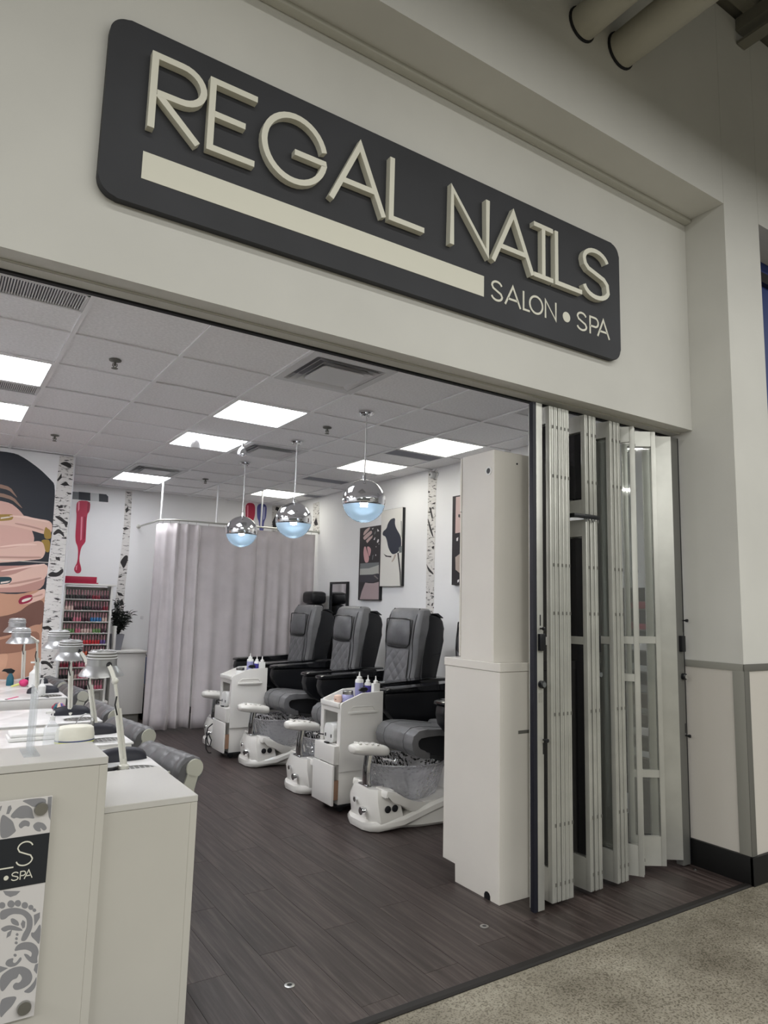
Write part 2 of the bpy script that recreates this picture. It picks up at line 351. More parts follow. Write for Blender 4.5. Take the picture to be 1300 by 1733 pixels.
DRIP=[('grey',[(1.462,2.948),(1.536,2.95),(1.544,2.85),(1.465,2.848)]),('dark',[(1.536,2.954),(1.681,2.956),(1.689,2.847),(1.544,2.848)]),('lightgrey',[(1.681,2.956),(1.789,2.956),(1.797,2.85),(1.689,2.847)]),('dark',[(1.789,2.956),(1.88,2.957),(1.91,2.93),(1.915,2.852),(1.797,2.85)]),('red',[(1.522,2.838),(1.693,2.846),(1.691,2.704),(1.66,2.661),(1.671,2.331),(1.67,2.291),(1.621,2.218),(1.61,2.05),(1.652,1.934),(1.638,1.884),(1.593,1.876),(1.563,1.91),(1.56,1.949),(1.595,2.029),(1.588,2.216),(1.541,2.302),(1.536,2.639),(1.524,2.698)]),('pink',[(1.537,2.819),(1.559,2.822),(1.563,2.722),(1.547,2.69)]),('pink',[(1.589,2.624),(1.611,2.626),(1.621,2.327),(1.606,2.307)]),('pink',[(1.578,1.969),(1.595,1.99),(1.593,1.921),(1.578,1.92)]),('deepred',[(1.657,2.828),(1.685,2.831),(1.683,2.713),(1.659,2.681)]),('deepred',[(1.63,2.628),(1.648,2.629),(1.658,2.35),(1.643,2.309)])]
DRIP2=[('red',[(3.873,3.047),(4.03,3.054),(4.038,2.861),(4.004,2.767),(3.988,2.628),(3.94,2.624),(3.919,2.782),(3.885,2.825)]),('pink',[(3.899,3.009),(3.923,3.011),(3.928,2.829),(3.909,2.838)]),('blue',[(4.057,3.052),(4.222,3.06),(4.22,2.855),(4.187,2.783),(4.183,2.621),(4.122,2.616),(4.106,2.776),(4.068,2.841)]),('paleblue',[(4.167,3.013),(4.197,3.015),(4.192,2.829),(4.168,2.804)])]
BIRCH4=[('b',[(4.31,3.05),(4.474,3.067),(4.485,2.574),(4.322,2.562)])]
KNOT4=[('k',[(4.323,2.794),(4.368,2.892),(4.414,2.732),(4.341,2.68)]),('k',[(4.374,3.033),(4.425,3.026),(4.415,2.967),(4.364,2.985)])]
COLLAGE=[('c',[(7.376,2.511),(6.908,2.517),(6.891,1.623),(7.348,1.622)]),('pinkgrey',[(7.297,2.427),(7.266,2.478),(7.178,2.507),(7.134,2.51),(7.154,2.476),(7.274,2.419)]),('pinkgrey',[(7.295,2.397),(7.208,2.438),(7.11,2.469),(7.085,2.45),(7.097,2.425),(7.248,2.358),(7.283,2.372)]),('pinkgrey',[(7.225,2.348),(7.16,2.382),(7.068,2.408),(7.083,2.377),(7.195,2.317)]),('rose',[(7.266,2.276),(7.227,2.28),(7.208,2.238),(7.136,2.141),(7.155,2.078),(7.238,2.078),(7.278,2.194)]),('rose',[(7.204,2.273),(7.155,2.276),(7.103,2.244),(7.102,2.209),(7.126,2.152),(7.148,2.159)]),('white',[(7.094,2.489),(7.057,2.495),(7.077,2.476)]),('white',[(6.97,2.479),(6.926,2.447),(6.968,2.444)]),('white',[(7.029,2.373),(7.008,2.378),(7.027,2.344),(7.049,2.351)]),('white',[(6.953,2.351),(6.926,2.346),(6.935,2.315),(6.967,2.306),(6.973,2.323)]),('white',[(6.997,2.267),(6.981,2.266),(6.985,2.252)]),('white',[(6.997,2.169),(6.981,2.169),(6.986,2.152),(6.998,2.152)]),('white',[(6.935,2.298),(6.921,2.297),(6.928,2.28)]),('greyleaf',[(7.032,2.437),(7.006,2.459),(7.01,2.424),(7.041,2.409)]),('greyleaf',[(7.061,2.161),(7.04,2.171),(7.058,2.103),(7.07,2.115)]),('sky',[(7.345,2.073),(6.916,2.072),(6.912,1.935),(7.028,1.93),(7.348,1.931)]),('skydark',[(7.345,2.073),(6.916,2.072),(6.915,2.04),(7.14,2.007),(7.344,2.007)]),('mount',[(7.351,1.928),(7.049,1.93),(6.943,1.94),(6.914,1.935),(6.91,1.865),(7.034,1.832),(7.131,1.839),(7.343,1.842)]),('mountlight',[(7.027,1.912),(6.995,1.92),(6.914,1.876),(6.94,1.874)]),('dune',[(7.214,1.835),(7.131,1.827),(7.022,1.825),(6.907,1.841),(6.902,1.632),(7.331,1.631),(7.291,1.725)])]
TULIP=[('c',[(6.889,2.687),(6.441,2.683),(6.451,1.785),(6.867,1.789)]),('navy',[(6.589,2.578),(6.688,2.57),(6.747,2.519),(6.769,2.464),(6.846,2.436),(6.854,2.391),(6.791,2.375),(6.758,2.328),(6.724,2.236),(6.671,2.177),(6.62,2.15),(6.533,2.165),(6.467,2.211),(6.454,2.264),(6.467,2.353),(6.564,2.448),(6.596,2.506)]),('stem',[(6.533,2.165),(6.504,2.167),(6.451,1.939),(6.438,1.788),(6.46,1.788),(6.478,1.94)]),('stem',[(6.823,2.171),(6.75,2.144),(6.649,2.134),(6.659,2.119),(6.77,2.132)]),('sepal',[(6.591,2.153),(6.548,2.151),(6.585,2.096),(6.63,2.062),(6.653,2.069),(6.609,2.108)]),('greyleaf',[(6.474,2.529),(6.458,2.528),(6.443,2.329),(6.459,2.352)]),('greyleaf',[(6.506,2.224),(6.444,2.242),(6.441,2.166),(6.494,2.163)])]
RPIC=[('c',[(5.482,2.69),(5.405,2.689),(5.398,1.784),(5.488,1.785)]),('pinkgrey',[(5.482,2.69),(5.405,2.689),(5.407,2.319),(5.486,2.315)]),('sepal',[(5.481,2.07),(5.403,2.105),(5.4,1.903),(5.476,1.944)]),('stem',[(5.44,2.507),(5.413,2.505),(5.412,2.471),(5.44,2.478)]),('white',[(5.467,2.264),(5.436,2.272),(5.443,2.234),(5.466,2.235)]),('white',[(5.444,1.837),(5.414,1.846),(5.421,1.818),(5.443,1.813)])]
BIRCH3=[('b',[(6.018,3.05),(6.013,2.83),(6.011,2.618),(6.019,2.304),(6.022,2.096),(6.021,1.889),(6.018,1.541),(5.998,.731),(5.867,.745),(5.88,1.543),(5.878,1.987),(5.874,2.294),(5.87,2.604),(5.87,2.813),(5.842,3.029)])]
KNOT3=[('k',[(5.994,2.638),(5.96,2.644),(5.913,2.514),(5.939,2.506),(5.967,2.593)]),('k',[(6.016,2.513),(5.999,2.517),(5.9,2.316),(5.916,2.307),(5.97,2.384)]),('k',[(5.931,2.205),(5.889,2.213),(5.888,2.182),(5.922,2.182)]),('k',[(6.025,2.033),(5.993,1.991),(5.889,1.917),(5.897,1.901),(5.992,1.95)]),('k',[(5.914,1.598),(5.89,1.608),(5.897,1.573),(5.922,1.573)]),('k',[(6.008,2.83),(5.981,2.816),(5.99,2.796),(6.011,2.804)])]
BIRCH5=[('b',[(8.756,2.985),(8.576,2.991),(8.541,2.561),(8.738,2.558)])]
KNOT5=[('k',[(8.714,2.7),(8.648,2.779),(8.585,2.664),(8.656,2.653)])]
DAMASK=[('g',[(.276,.847),(.282,.849),(.279,.833),(.277,.831)]),('g',[(.297,.819),(.301,.844),(.309,.847),(.313,.835),(.306,.818)]),('g',[(.309,.809),(.324,.829),(.34,.841),(.362,.84),(.378,.827),(.382,.805),(.39,.79),(.365,.797),(.344,.797),(.33,.803),(.322,.8)]),('g',[(.28,.801),(.286,.821),(.304,.807),(.321,.791),(.329,.767),(.334,.757),(.31,.739),(.285,.74)]),('g',[(.338,.861),(.417,.861),(.424,.837),(.401,.845),(.384,.828),(.361,.845)]),('g',[(.337,.777),(.353,.793),(.375,.783),(.374,.765),(.359,.772),(.347,.762)]),('g',[(.383,.768),(.397,.78),(.42,.772),(.433,.752),(.422,.744),(.408,.76),(.414,.743),(.396,.748)]),('g',[(.426,.862),(.439,.862),(.443,.778),(.434,.791),(.426,.832)]),('g',[(.309,.566),(.364,.555),(.352,.544),(.334,.541),(.318,.551)]),('g',[(.321,.517),(.32,.511),(.315,.508),(.308,.509),(.303,.514),(.3,.521),(.302,.527),(.306,.53),(.313,.529),(.319,.524)]),('g',[(.35,.515),(.348,.508),(.343,.505),(.335,.507),(.329,.512),(.326,.52),(.328,.527),(.333,.531),(.341,.529),(.347,.523)]),('g',[(.37,.514),(.368,.507),(.363,.504),(.357,.506),(.351,.511),(.348,.518),(.35,.524),(.355,.527),(.362,.526),(.367,.521)]),('g',[(.392,.502),(.391,.496),(.386,.493),(.379,.495),(.373,.5),(.371,.507),(.372,.513),(.377,.516),(.384,.515),(.39,.51)]),('g',[(.41,.492),(.409,.487),(.405,.485),(.4,.486),(.395,.49),(.393,.496),(.394,.501),(.398,.503),(.404,.502),(.408,.498)]),('g',[(.42,.481),(.419,.478),(.416,.476),(.412,.477),(.409,.48),(.407,.484),(.408,.487),(.411,.489),(.415,.488),(.418,.485)]),('g',[(.306,.502),(.33,.506),(.356,.503),(.387,.488),(.409,.463),(.413,.431),(.405,.406),(.394,.386),(.378,.39),(.383,.411),(.394,.43),(.392,.458),(.375,.477),(.349,.484),(.335,.481),(.325,.472),(.313,.472),(.308,.478)]),('g',[(.34,.469),(.348,.471),(.366,.456),(.37,.44),(.357,.445),(.345,.454)]),('g',[(.374,.446),(.379,.458),(.388,.45),(.388,.432),(.381,.429)]),('g',[(.311,.444),(.331,.451),(.352,.446),(.375,.432),(.384,.422),(.367,.425),(.341,.435),(.325,.43)]),('g',[(.333,.409),(.335,.426),(.349,.434),(.345,.415)]),('g',[(.37,.413),(.37,.41),(.368,.409),(.365,.409),(.362,.412),(.361,.415),(.362,.417),(.364,.419),(.367,.418),(.369,.416)]),('g',[(.369,.399),(.369,.397),(.367,.396),(.364,.396),(.361,.399),(.36,.402),(.361,.404),(.363,.406),(.366,.405),(.368,.403)]),('g',[(.37,.386),(.369,.383),(.367,.382),(.364,.383),(.361,.385),(.36,.388),(.361,.391),(.363,.392),(.366,.392),(.369,.389)]),('g',[(.37,.346),(.37,.344),(.367,.342),(.364,.343),(.361,.346),(.36,.349),(.361,.352),(.363,.353),(.366,.352),(.369,.35)]),('g',[(.413,.467),(.432,.472),(.433,.454),(.424,.438),(.418,.43)]),('g',[(.439,.441),(.444,.361),(.426,.381),(.41,.398),(.409,.412),(.42,.407)]),('g',[(.36,.361),(.367,.379),(.387,.385),(.413,.379),(.432,.362),(.44,.34),(.435,.323),(.439,.304),(.419,.309),(.403,.326),(.39,.347),(.404,.342),(.416,.328),(.418,.345),(.398,.359),(.377,.361)]),('g',[(.336,.325),(.341,.339),(.362,.341),(.359,.326),(.369,.321),(.383,.34),(.388,.328),(.372,.312),(.351,.312)]),('g',[(.324,.291),(.356,.309),(.39,.308),(.417,.288),(.427,.263),(.421,.243),(.4,.233),(.375,.233),(.365,.248),(.373,.259),(.386,.254),(.395,.267),(.383,.287),(.378,.271),(.363,.27),(.352,.256),(.337,.238),(.328,.249)]),('g',[(.439,.264),(.44,.229),(.423,.211),(.399,.222),(.419,.232),(.433,.248)]),('g',[(.331,.214),(.351,.219),(.385,.213),(.371,.186),(.351,.17),(.336,.153)]),('g',[(.321,.324),(.347,.311),(.323,.302)]),('g',[(.441,.304),(.439,.269),(.428,.285),(.431,.302)])]
# ================================================================== the setting
XL, XR, YB = -1.9, 4.49, 9.79
fl = struct(B(XL, XR, 2.41, YB, -.06, -.006).build('floor', 'rubber', smooth=False))
PWD, PLN = .183, 1.22
i = 0; x = XL
full = None
while x < XR-.01:
    x1 = min(x+PWD, XR); off = (i*.47) % 1; y = 2.41-off*PLN
    while y < YB:
        a, bb = max(y, 2.41), min(y+PLN, YB)
        if bb-a > .02 and x1 > .1:
            if full and abs(bb-a-PLN) < 1e-6 and abs(x1-x-PWD) < 1e-6:
                o = full.copy(); COL.objects.link(o); o.location = ((x+x1)/2, (a+bb)/2, 0)
            else:
                hx, hy = (x1-x)/2-.0008, (bb-a)/2-.0008
                o = B(-hx, hx, -hy, hy, -.006, 0).build('plank', 'plank', smooth=False); o.parent = fl
                o.location = ((x+x1)/2, (a+bb)/2, 0)
                if abs(bb-a-PLN) < 1e-6 and abs(x1-x-PWD) < 1e-6: full = o
        elif bb-a > .02:
            pass
        y += PLN
    x = x1; i += 1
B(XL, .1-.083, 2.41, YB, -.006, 0).build('plank_area', 'plank', fl, smooth=False)
struct(B(-6, 3.838, -9, 2.385, -.1, -.003).build('floor', 'concrete', smooth=False))
struct(B(3.842, 9, -9, 2.385, -.1, -.003).build('floor', 'concrete', smooth=False))
struct(MB().prism([(2.376, -.01), (2.376, .001), (2.385, .007), (2.418, .007), (2.428, .0008), (2.428, -.01)], 'x', XL, 4.2).build('trim_1', 'threshold', smooth=False))

# sign wall over the opening, bulkhead above it, pillar beside it
WF = struct(MB().box(-4, 4.2, 2.67, 2.86, 2.79, 4.33).build('wall_front', 'wall_white', smooth=False))
struct(B(-4, 4.199, 2.385, 2.86, 4.29, 5.8).build('wall_upper', 'wall_white', smooth=False))
struct(B(-4, 4.199, 2.62, 2.669, 4.262, 4.291, .006).build('trim_2', 'soffit_white'))
wp = struct(B(4.201, 4.63, 2.385, 2.92, 0, 5.8).build('wall_pillar', 'wall_white', smooth=False))
struct(B(4.632, 9, 2.385, 2.9, 4.29, 5.8).build('wall_upper', 'wall_white', smooth=False))
# neighbouring bay right of the pillar
struct(B(4.632, 9, 2.66, 2.9, 0, 4.29).build('wall_neighbour', 'navy', smooth=False))
struct(B(4.632, 9, 2.62, 2.66, 4.09, 4.17).build('trim_3', 'black', smooth=False))
# pillar wainscot: smooth panels, grey strips, black base
B(4.196, 4.2005, 2.395, 2.92, .15, 1.235).build('panel', 'frp', wp, smooth=False)
B(4.21, 4.62, 2.381, 2.3855, .15, 1.235).build('panel', 'frp', wp, smooth=False)
B(4.190, 4.196, 2.384, 2.92, 1.225, 1.268, .002).build('strip', 'grey_strip', wp)
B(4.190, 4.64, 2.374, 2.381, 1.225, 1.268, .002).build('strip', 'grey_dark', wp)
B(4.190, 4.1955, 2.376, 2.452, .15, 1.226, .002).build('strip', 'grey_strip', wp)
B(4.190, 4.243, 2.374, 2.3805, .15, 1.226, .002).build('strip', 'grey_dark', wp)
struct(B(4.176, 4.2005, 2.362, 2.92, 0, .158, .004).build('baseboard_left', 'baseboard'))
struct(B(4.176, 4.66, 2.361, 2.3845, 0, .158, .004).build('baseboard_front', 'baseboard'))
# steel roof deck with ribs and a beam
dk = struct(B(-6, 9, -9, 3, 5.86, 5.9).build('ceiling', 'deck', smooth=False))
for k in range(26):
    yy = 2.28-.26*k
    MB().prism([(yy-.075, 5.86), (yy-.045, 5.80), (yy+.045, 5.80), (yy+.075, 5.86)], 'x', -6, 9).build('deck_rib', 'deck', dk, smooth=False)
for bx0 in (4.50, 1.2, -2.4, 7.6):
    B(bx0-.05, bx0+.05, -9, 2.38, 5.70, 5.80).build('beam', 'deck', dk, smooth=False)
    B(bx0-.05, bx0+.05, -9, 2.38, 5.60, 5.62).build('beam_flange', 'deck', dk, smooth=False)
# pipes through the bulkhead
def pipe(xc, zc, r, label):
    t = thing('insulated_pipe', label, 'pipe', (xc, 2.385, zc), 'insulated pipes entering the bulkhead')
    MB().tube([(xc, 2.388, zc), (xc, 1.2, zc), (xc, -1.5, zc)], r, 24).build('pipe_wrap', 'duct', t)
    MB().lathe([(r+.002, -.012), (r+.010, -.006), (r+.010, 0), (r+.002, .004)], (xc, 2.383, zc), 24, 'y').build('seal_ring', 'rubber', t)
pipe(2.815, 4.885, .095, 'left of the two cream insulated pipes entering the bulkhead')
pipe(3.155, 4.89, .105, 'right of the two cream insulated pipes, nearer the pillar')

# salon shell
struct(B(XR, XR+.1, 2.86, YB+.1, 0, 3.2).build('wall_right', 'salon_white', smooth=False))
struct(B(XL-.1, XR+.1, YB, YB+.1, 0, 3.2).build('wall_back', 'salon_white', smooth=False))
struct(B(XL-.1, XL, 2.86, YB+.1, 0, 3.2).build('wall_left', 'salon_white', smooth=False))
wm = struct(B(XL, 1.16, 7.85, 7.98, 0, 3.05).build('wall_mural', 'salon_white', smooth=False))
struct(B(1.16, 1.172, 7.842, 7.985, 0, 3.05, .002).build('trim_4', 'vent_white'))
struct(B(XL, -1.6, 2.67, 2.86, 0, 2.79).build('wall_left', 'wall_white', smooth=False))
for nm, bxs in (('baseboard_right', (XR-.012, XR, 2.93, YB, 0, .09)), ('baseboard_back', (1.18, XR-.02, YB-.012, YB, 0, .09))):
    struct(B(*bxs, bev=.003).build(nm, 'baseboard'))
# door track under the header
struct(MB().box(-4, 4.2, 2.758, 2.836, 2.782, 2.79, .002, 1).build('trim_5', 'soffit_white', smooth=False))
struct(MB().box(-4, 4.2, 2.760, 2.764, 2.779, 2.782).build('trim_6', 'alu', smooth=False))
struct(MB().box(-4, 4.2, 2.837, 2.862, 2.774, 2.79).build('trim_7', 'rubber', smooth=False))
struct(MB().box(-4, 4.2, 2.8625, 2.870, 2.776, 3.05).build('trim_8', 'tbar', smooth=False))
# ceiling grid
CE = struct(B(XL, XR, 2.86, YB, 3.10, 3.2).build('ceiling', 'plenum', smooth=False))
GX = [1.155+.61*k for k in range(-5, 6)]; GY = [4.12+.61*k for k in range(-2, 10)]
xs = [XL]+[g for g in GX if XL < g < XR]+[XR]; ys = [2.86]+[g for g in GY if 2.86 < g < YB]+[YB]
def cell(x, y): return (sum(1 for g in xs if g <= x)-1, sum(1 for g in ys if g <= y)-1)
LIGHTS = {cell(x, y): (x, y) for x in (-1.6, .24, 2.07, 3.9) for y in (3.8, 5.03, 6.25, 8.7) if not (x < 1 and y > 8) and not (x > -1 and y < 4)}  # leftmost column is added out of view to brighten the salon
DIFF = {cell(2.07, 3.8): 0, cell(2.68, 6.25): 1, cell(2.07, 8.08): 2}
GRIL = {cell(.24, 3.8): 0, cell(.24, 5.6): 1, cell(3.9, 5.6): 2, cell(3.9, 7.4): 3, cell(3.9, 3.8): 4, cell(4.3, 8.7): 5}
for g in GX[:]:
    if XL < g < XR: B(g-.012, g+.012, 2.871, YB, 3.047, 3.056).build('main_runner', 'tbar', CE, smooth=False)
for g in GY:
    if 2.86 < g < YB: B(XL, XR, g-.011, g+.011, 3.0475, 3.0555).build('cross_tee', 'tbar', CE, smooth=False)
tl = None
for ix in range(len(xs)-1):
    for iy in range(len(ys)-1):
        if (ix, iy) in LIGHTS or (ix, iy) in DIFF: continue
        x0, x1, y0, y1 = xs[ix]+.006, xs[ix+1]-.006, ys[iy]+.006, ys[iy+1]-.006
        if (ix, iy) in GRIL:
            y0 = y0+.255
        if x1-x0 < .02 or y1-y0 < .02: continue
        if x1 < .1 and y0 > 7: continue
        std = abs(x1-x0-.598) < 1e-4 and abs(y1-y0-.598) < 1e-4
        if std and tl: o = tl.copy(); COL.objects.link(o)
        else:
            hx, hy = (x1-x0)/2, (y1-y0)/2
            o = B(-hx, hx, -hy, hy, 0, .016, .002, 1).build('ceiling_tile', 'tile', smooth=False); o.parent = CE
            if std: tl = o
        o.location = ((x0+x1)/2, (y0+y1)/2, 3.0565+random.uniform(0, .002))
ORDL = {}
def colname(x): return 'left edge' if x < 1 else ('middle row' if x < 3 else 'right row')
for (ix, iy), (lx, ly) in LIGHTS.items():
    cx, cy = (xs[ix]+xs[ix+1])/2, (ys[iy]+ys[iy+1])/2
    rank = 'just inside the shop front' if ly < 4 else 'nearest the shop front' if ly < 5.5 else ('second from the shop front' if ly < 7 else 'farthest from the shop front')
    col = 'added beyond the left edge of view' if lx < -1 else 'at the left edge of view' if lx < 1 else ('in the middle row' if lx < 3 else 'in the row along the picture wall')
    t = thing('ceiling_light', f'square white light panel {col}, {rank}', 'ceiling light', (cx, cy, 3.05), 'square ceiling light panels')
    m = MB(); a, b2 = .298, .28
    for q in ((-a, a, -a, -b2), (-a, a, b2, a), (-a, -b2, -b2, b2), (b2, a, -b2, b2)): m.box(cx+q[0], cx+q[1], cy+q[2], cy+q[3], 3.046, 3.06)
    m.build('frame', 'tbar', t, smooth=False)
    B(cx-b2, cx+b2, cy-b2, cy+b2, 3.05, 3.058).build('diffuser', 'panel_light_warm' if lx > 3 else 'panel_light', t, smooth=False)
    B(cx-a, cx+a, cy-a, cy+a, 3.061, 3.095).build('housing', 'tbar', t, smooth=False)
DL = ['white square air diffuser just inside the sign wall opening', 'white square air diffuser beside the middle pendant', 'white square air diffuser near the curtain rail']
for (ix, iy), k in DIFF.items():
    cx, cy = (xs[ix]+xs[ix+1])/2, (ys[iy]+ys[iy+1])/2
    t = thing('air_diffuser', DL[k], 'air vent', (cx, cy, 3.05), 'square air diffusers')
    B(cx-.26, cx+.26, cy-.26, cy+.26, 3.080, 3.09).build('backing', 'vent_grey', t, smooth=False)
    def cone(h0, z0, h1, z1):
        return MB().loft([[(cx-h, cy-h, z), (cx+h, cy-h, z), (cx+h, cy+h, z), (cx-h, cy+h, z)] for h, z in ((h0, z0), (h1, z1), (h1-.008, z1+.002), (h0-.008, z0+.004), (h0, z0))], cap=False)
    m = MB(); a_, b_ = .298, .245
    for q in ((-a_, a_, -a_, -b_), (-a_, a_, b_, a_), (-a_, -b_, -b_, b_), (b_, a_, -b_, b_)): m.box(cx+q[0], cx+q[1], cy+q[2], cy+q[3], 3.042, 3.05)
    m.build('border_frame', 'vent_white', t, smooth=False)
    cone(.246, 3.046, .22, 3.079).build('outer_cone', 'vent_white', t, smooth=False)
    cone(.222, 3.034, .185, 3.066).build('middle_cone', 'vent_white', t, smooth=False)
    cone(.185, 3.026, .15, 3.058).build('inner_cone', 'vent_white', t, smooth=False)
    MB().prism(rrect(cx-.15, cx+.15, cy-.15, cy+.15, .03, 3), 'z', 3.030, 3.036).build('plate', 'vent_white', t)
GL = ['slotted return grille at the left edge nearest the opening', 'slotted return grille between the two left light panels', 'slotted return grille between the two right row light panels', 'slotted return grille over the pedicure chairs before the curtain', 'slotted return grille above the folding door stack', 'slotted return grille in the far right ceiling corner']
for (ix, iy), k in GRIL.items():
    x0, x1, y0 = xs[ix]+.014, xs[ix+1]-.014, ys[iy]+.014
    y1 = y0+.232
    t = thing('return_grille', GL[k], 'air vent', ((x0+x1)/2, (y0+y1)/2, 3.05), 'slotted return grilles')
    B(x0, x1, y0, y1, 3.06, 3.07).build('backing', 'vent_dark', t, smooth=False) if k not in (2, 3, 5) else B(x0, x1, y0, y1, 3.052, 3.07).build('backing', 'vent_mid', t, smooth=False)
    m = MB(); m.box(x0, x1, y0, y0+.012, 3.046, 3.06).box(x0, x1, y1-.012, y1, 3.046, 3.06).box(x0, x0+.012, y0, y1, 3.046, 3.06).box(x1-.012, x1, y0, y1, 3.046, 3.06)
    m.build('frame', 'vent_white', t, smooth=False)
    m = MB(); n = int((x1-x0)/.0125)-1
    for q in range(n): xx = x0+.014+q*.0125; m.box(xx, xx+.0055, y0+.012, y1-.012, 3.05, 3.06)
    m.build('fins', 'vent_mid' if k in (2, 3, 5) else 'vent_white', t, smooth=False, kind='stuff')
SPL = ['bronze ceiling sprinkler in front of the left light panels', 'bronze ceiling sprinkler near the mural', 'bronze ceiling sprinkler between the two nearest pendants', 'bronze ceiling sprinkler above the curtain']
for (sx, sy), lb in zip(((.842, 4.43), (.841, 6.915), (2.699, 5.062), (2.721, 8.229)), SPL):
    t = thing('sprinkler', lb, 'sprinkler', (sx, sy, 3.05), 'ceiling sprinklers')
    MB().lathe([(.038, 0), (.036, -.006), (.02, -.01), (.012, -.012)], (sx, sy, 3.052), 16).build('escutcheon', 'grey_dark', t)
    MB().tube([(sx, sy, 3.045), (sx, sy, 3.015)], .008, 8).tube([(sx-.012, sy, 3.03), (sx-.014, sy, 3.015), (sx, sy, 3.0)], .003, 6).tube([(sx+.012, sy, 3.03), (sx+.014, sy, 3.015), (sx, sy, 3.0)], .003, 6).build('frame', 'grey_dark', t)
    MB().lathe([(.006, .004), (.02, 0), (.02, -.002), (.006, -.003)], (sx, sy, 2.999), 12).build('deflector', 'grey_dark', t)
for (sx, sy, mt, lb) in ((1.875, 6.0, 'vent_white', 'small white spot lamp hanging before the second middle row light'), (2.325, 6.02, 'chrome', 'small chrome spot lamp hanging beside the air diffuser')):
    t = thing('spot_lamp', lb, 'spot lamp', (sx, sy, 3.05))
    MB().tube([(sx, sy, 3.05), (sx, sy, 2.99)], .009, 8).build('stem', mt, t)
    MB().lathe([(.02, .03), (.035, .01), (.045, -.02), (.043, -.045), (.02, -.052)], (sx, sy, 2.965), 16).build('head', mt, t)
# wall plate on back wall
tag(B(2.45, 2.485, 9.775, YB, 1.295, 1.335, .004).build('wall_plate', 'vent_white'), 'tiny blank wall plate between plant and curtain', 'wall plate')
# ================================================================== shop sign
sg = thing('shop_sign', 'large dark board with raised cream lettering above the opening', 'sign', (1.9, 2.67, 3.1))
MB().prism(rrect(.385, 3.425, 3.088, 3.845, .075, 8), 'y', 2.632, 2.6695, .004, 1).build('board', 'sign_dark', sg)
Z0, Z1, LW = 3.405, 3.732, .027
def raised(paths):
    m = MB()
    for i, p in enumerate(paths): stroke(m, p, LW, 'y', 2.598+.0004*i, 2.6318-.0003*i, closed=False)
    return m
h = LW/2; zb, zt = Z0+h, Z1-h; zm = 3.572
def bowl(x0, xr, za, zc): r = (zc-za)/2; return [(x0, zc)]+arc(xr-r, (za+zc)/2, r, r, 90, -90, 14)+[(x0, za)]
LET = [
 [[(.555, Z0), (.555, zt), (.60, zt)]+arc(.665, (zt+zm)/2-.005, .09, (zt-zm)/2+.005, 90, -90, 14)+[(.57, zm-.012)], [(.575, zm-.015), (.742, Z0)]],
 [[(.988, zt), (.792, zt), (.792, zb), (.988, zb)], [(.806, zm), (.94, zm)]],
 [arc(1.175, 3.566, .148, zt-3.566, 14, 350, 34)+[(1.318, 3.551), (1.172, 3.551)]],
 [[(1.362, Z0), (1.507, Z1-.012), (1.648, Z0)], [(1.42, 3.515), (1.592, 3.515)]],
 [[(1.69, Z1), (1.69, zb), (1.888, zb)]],
 [[(2.064, Z0), (2.064, Z1-.02), (2.305, Z0+.02), (2.305, Z1)]],
 [[(2.345, Z0), (2.492, Z1-.012), (2.638, Z0)], [(2.402, 3.505), (2.582, 3.505)]],
 [[(2.648, zt), (2.800, zt)], [(2.724, zt-h), (2.724, zb+h)], [(2.648, zb), (2.800, zb)]],
 [[(2.828, Z1), (2.828, zb), (3.040, zb)]],
]
SS = arc(3.168, 3.645, .105, .070, 15, 180, 12)+[(3.072, 3.612), (3.10, 3.588), (3.168, 3.570), (3.236, 3.552), (3.266, 3.525)]+arc(3.168, 3.490, .108, .068, 0, -170, 14)[1:]
LET.append([SS])
for p in LET: raised(p).build('letter', 'sign_cream', sg, smooth=False)
B(.541, 2.309, 2.6305, 2.6322, 3.201, 3.316).build('bar', 'sign_cream', sg, smooth=False)
def lettersmall(ch, x, wd, z, ht, lw, ax_y0, ax_y1, m):
    """monoline capitals in a box x..x+wd, z..z+ht"""
    t, b_ = z+ht-lw/2, z+lw/2; l, r = x+lw/2, x+wd-lw/2; c = x+wd/2; md = z+ht*.5
    P = {'A': [[(l, z), (c, z+ht), (r, z)], [(l+wd*.17, z+ht*.33), (r-wd*.17, z+ht*.33)]], 'L': [[(l, z+ht), (l, b_), (r, b_)]],
         'O': [arc(c, md, wd/2-lw/2, ht/2-lw/2, 0, 350, 24)+[(r, md)]], 'N': [[(l, z), (l, z+ht*.96), (r, z+ht*.04), (r, z+ht)]],
         'P': [[(l, z), (l, t), (c, t)]+arc(r-ht*.26, t-ht*.25, ht*.26, ht*.25, 90, -90, 10)+[(l, t-ht*.5)]],
         'R': [[(l, z), (l, t), (c, t)]+arc(r-ht*.26, t-ht*.25, ht*.26, ht*.25, 90, -90, 10)+[(l, t-ht*.5)], [(l+wd*.1, t-ht*.5), (r, z)]],
         'E': [[(r, t), (l, t), (l, b_), (r, b_)], [(l, md), (r-wd*.2, md)]], 'I': [[(l, t), (r, t)], [(c, t), (c, b_)], [(l, b_), (r, b_)]],
         'G': [arc(c, md, wd/2-lw/2, ht/2-lw/2, 25, 345, 24)+[(r, md-ht*.02), (c, md-ht*.02)]],
         'S': [arc(c, z+ht*.735, wd*.40, ht*.235, 15, 180, 10)+[(c-wd*.30, z+ht*.6), (c, z+ht*.5), (c+wd*.32, z+ht*.4)]+arc(c, z+ht*.265, wd*.43, ht*.235, 0, -168, 12)[0:]]}[ch]
    for p in P: stroke(m, p, lw, 'y', ax_y0, ax_y1)
